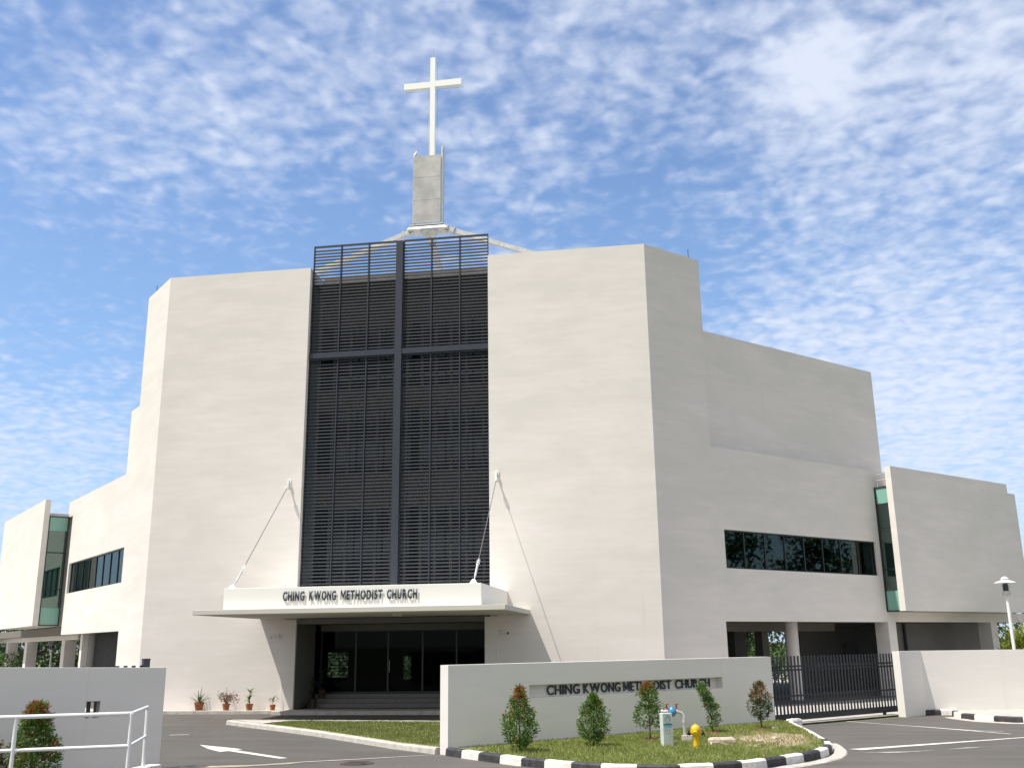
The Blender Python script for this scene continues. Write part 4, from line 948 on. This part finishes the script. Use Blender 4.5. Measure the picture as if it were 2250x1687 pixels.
# ------------------------------------------------------------------ grass
import numpy as np
def inpoly(x, y, poly):
    c = False; j = len(poly)-1
    for i in range(len(poly)):
        xi, yi = poly[i]; xj, yj = poly[j]
        if (yi > y) != (yj > y) and x < (xj-xi)*(y-yi)/(yj-yi)+xi: c = not c
        j = i
    return c
def grass(name, poly, z, n, hmin, hmax, mats, pick, keep=None, seed=1, label=None):
    random.seed(seed); V, Fc, mi = [], [], []
    x0, x1 = min(p[0] for p in poly), max(p[0] for p in poly); y0, y1 = min(p[1] for p in poly), max(p[1] for p in poly)
    cnt = 0
    while cnt < n:
        x, y = random.uniform(x0, x1), random.uniform(y0, y1)
        if not inpoly(x, y, poly): continue
        cnt += 1
        if keep and random.random() > keep(x, y): continue
        a = random.uniform(0, 6.283); h = random.uniform(hmin, hmax)*(.7+.6*(math.sin(x*3.1+1)*math.sin(y*2.7)+1)/2); w = random.uniform(.004, .008)
        dx, dy = math.cos(a)*w, math.sin(a)*w; b = random.uniform(0, 6.283); l = h*random.uniform(.1, .7)
        i = len(V)
        V += [(x-dx, y-dy, z), (x+dx, y+dy, z), (x+math.cos(b)*l*.35+dx*.8, y+math.sin(b)*l*.35+dy*.8, z+h*.6), (x+math.cos(b)*l, y+math.sin(b)*l, z+h)]
        Fc += [(i, i+1, i+2), (i, i+2, i+3)]; k = pick(x, y); mi += [k, k]
    me = bpy.data.meshes.new(name); me.from_pydata(V, [], Fc)
    for q in mats: me.materials.append(q)
    me.polygons.foreach_set('material_index', mi)
    o = bpy.data.objects.new(name, me); col.objects.link(o); return tag(o, label, 'grass', kind='stuff')
def dry(x, y):
    d = math.hypot((x-11.75)/1.15, (y+10.9)/1.9); n_ = .25*math.sin(x*5+y*3)+.2*math.sin(x*9-y*7)
    return 1 if d+n_ < .95 else 0
VG = [(5.9,-13.0+.75)] ; VG = [(5.15,-12.95)]+KIN[1:]+[(12.69,-9.5),(12.64,-8.0),(12.58,-6.9),(12.5,-6.1),(12.25,-5.85)]
grass('grass', VG, .125, 52000, .02, .085, [M['grass'], M['straw']], lambda x, y: 1 if random.random() < (.55 if dry(x, y) else .10) else 0,
      lambda x, y: .30 if dry(x, y) else min(1., .25+max(0, (x-5.3)*.55)), 21, 'rough green grass on the verge between the sign wall and the striped kerb')
sheet('verge', [(11.05,-12.3),(11.5,-12.75),(12.0,-12.3),(12.3,-11.5),(12.5,-10.6),(12.45,-9.7),(12.0,-9.3),(11.4,-9.5),(11.0,-10.2),(10.85,-11.2)], .134, M['dryearth'])
LG = [(-1.7,-5.15),(0,-5.3),(4.0,-5.7),(5.5,-5.9),(5.5,-10.5),(4.75,-12.5),(3.5,-11.46),(2.0,-9.86),(.5,-8.3),(-1.0,-6.9),(-1.9,-6.05)]
grass('grass', LG, .10, 42000, .02, .06, [M['lawn'], M['straw']], lambda x, y: 1 if random.random() < .12 else 0, None, 22, 'short lawn on the triangular island in the left driveway')

# ------------------------------------------------------------------ trees and hedges behind
def tree(P, h, r, n, label, seed, size=.26, mats='backleaf', name='tree', cat='tree', trunk=True, lo=.25, grp='trees behind the church'):
    random.seed(seed); g = empty(name, P, label, cat, grp); P = Vector(P)
    mb = MB(); T = P+Vector((random.uniform(-.3,.3), random.uniform(-.3,.3), h*.7))
    mb.tube([P, P.lerp(T, .5), T], [.03*h, .022*h, .008*h], 8)
    cl = []
    for k in range(14):
        a = random.uniform(0, 6.283); u = random.uniform(lo, .95); rr = r*random.uniform(.25, .8)*math.sqrt(max(.1, 1-(2*u-1)**2*.8))
        c = P+Vector((math.cos(a)*rr, math.sin(a)*rr, h*u)); cl.append((c, r*random.uniform(.28, .5)))
        b = P.lerp(T, min(.9, u*.8)); mb.tube([b, b.lerp(c, .6)+Vector((0,0,.1)), c], [.012*h, .007*h, .003*h], 5)
    mb.build('trunk', M['bark'], g)
    mb = MB()
    for k in range(n):
        c, q = random.choice(cl); o_ = Vector((random.gauss(0,1), random.gauss(0,1), random.gauss(0,.8))); o_ = o_.normalized()*q*random.random()**.4
        leaves(mb, c+o_, size*random.uniform(.6, 1.2), o_+Vector((random.uniform(-1,1), random.uniform(-1,1), random.uniform(-.5,1)))*q, 0, .5)
    mb.build('crown', M[mats], g, fixn=False)
rnd = random.Random(5)
names = ['leafy tree behind the left wing, seen between its columns', 'bushy tree beyond the left undercroft', 'spreading tree behind the church']
k = 0
def hedge(P0, P1, hgt, wid, n, label, seed, name='hedge', big=1, mt_='backleaf'):
    random.seed(seed); g = MB(); P0, P1 = Vector(P0), Vector(P1)
    for i in range(n):
        t = random.random(); c = P0.lerp(P1, t); hh = hgt*(.75+.25*math.sin(t*23)+.15*math.sin(t*61+1))
        z = hh*random.random()**.7
        d = Vector((random.gauss(0,1), random.gauss(0,1), random.gauss(.6,1)))
        leaves(g, c+Vector((random.uniform(-1,1)*wid, random.uniform(-1,1)*wid, z)), random.uniform(.10, .22)*big, d, 0, .5)
    o = g.build(name, M[mt_], None, fixn=False); return tag(o, label, 'hedge')
hedge((-44, 24, 0), (-12, 21, 0), 2.5, .7, 16000, 'bright green leafy hedge seen under the left wing between the columns', 31)
hedge((-8, 22, 0), (8, 23, 0), 2.3, .6, 7000, 'green hedge glimpsed through the dark entrance hall', 32)
hedge((-48, 36, 0), (-8, 34, 0), 7.0, 1.6, 15000, 'tall dark hedge row beyond the bright hedge behind the left wing', 34, big=2.2, mt_='leafd')
hedge((-8, 34, 0), (40, 37, 0), 6.5, 1.6, 16000, 'tall dark hedge row beyond the bright hedge behind the right wing', 35, big=2.2, mt_='leafd')
hedge((9, 22, 0), (34, 24, 0), 2.9, .7, 11000, 'green hedge seen under the right wing beyond the columns', 33)
for i, (x, y, h, r, lab) in enumerate(((-35, 31, 5.6, 3.0, 'broad tree far left behind the left wing columns'), (-28, 30, 5.2, 2.8, 'dark tree behind the hedge, left of the slim lamp'), (-21, 31, 5.6, 3.0, 'dark tree behind the hedge, right of the slim lamp'), (-15, 29, 5.2, 2.8, 'dark tree behind the hedge near the tower wall'),
        (-2, 30, 5.5, 3, 'tree glimpsed through the entrance hall'), (13, 30, 5.5, 3.0, 'tree seen far back under the right wing beside the square column'), (19, 31, 5.5, 3.0, 'tree seen far back under the right wing beside the round column'))):
    tree((x, y, 0), h, r, 2200, lab, 40+i, .34, 'leafd')
def palm(P, h, n, ln, label, seed):
    random.seed(seed); g = empty('palm_shrub', P, label, 'palm', 'palm shrubs right of the church'); P = Vector(P)
    mb = MB(); mb.tube([P, P+Vector((0,0,h*.4))], [.08,.05], 8); mb.build('trunk', M['bark'], g)
    mb = MB()
    for k in range(n):
        a = random.uniform(0, 6.283); e = random.uniform(.3, 1.4); b = P+Vector((random.uniform(-.5,.5), random.uniform(-.5,.5), h*random.uniform(.1, .62)))
        blade(mb, b, (math.cos(a)*math.cos(e), math.sin(a)*math.cos(e), math.sin(e)), ln*random.uniform(.6, 1.1), .07, random.uniform(.5, 1.8))
    mb.build('fronds', M['yleaf'], g, fixn=False)
palm((24.0, 11.0, 0), 3.4, 620, 1.2, 'bright green long leaved palm shrub right of the last column, left of the lamp pole', 51)
palm((25.0, 11.6, 0), 3.2, 620, 1.1, 'palm shrub behind the lamp pole at the right edge', 52)
tree((30, 15, 0), 4.2, 2.4, 2500, 'dark tree behind the palm shrubs at the right edge', 53, .3, 'leafd')

# trees across the side road, seen only as reflections in the strip window
for i, (x, y, h, r_) in enumerate(((52, 4, 11.5, 4.6), (58, 12, 12.5, 5.0), (56, 21, 10.5, 4.4))):
    tree((x, y, 0), h, r_, 2600, ('tall tree right of the church nearest the road, mirrored in the strip window', 'tallest tree right of the church, mirrored in the strip window', 'lower tree right of the church farthest from the road, mirrored in the strip window')[i], 70+i, .55, 'leafd', grp='trees right of the church')
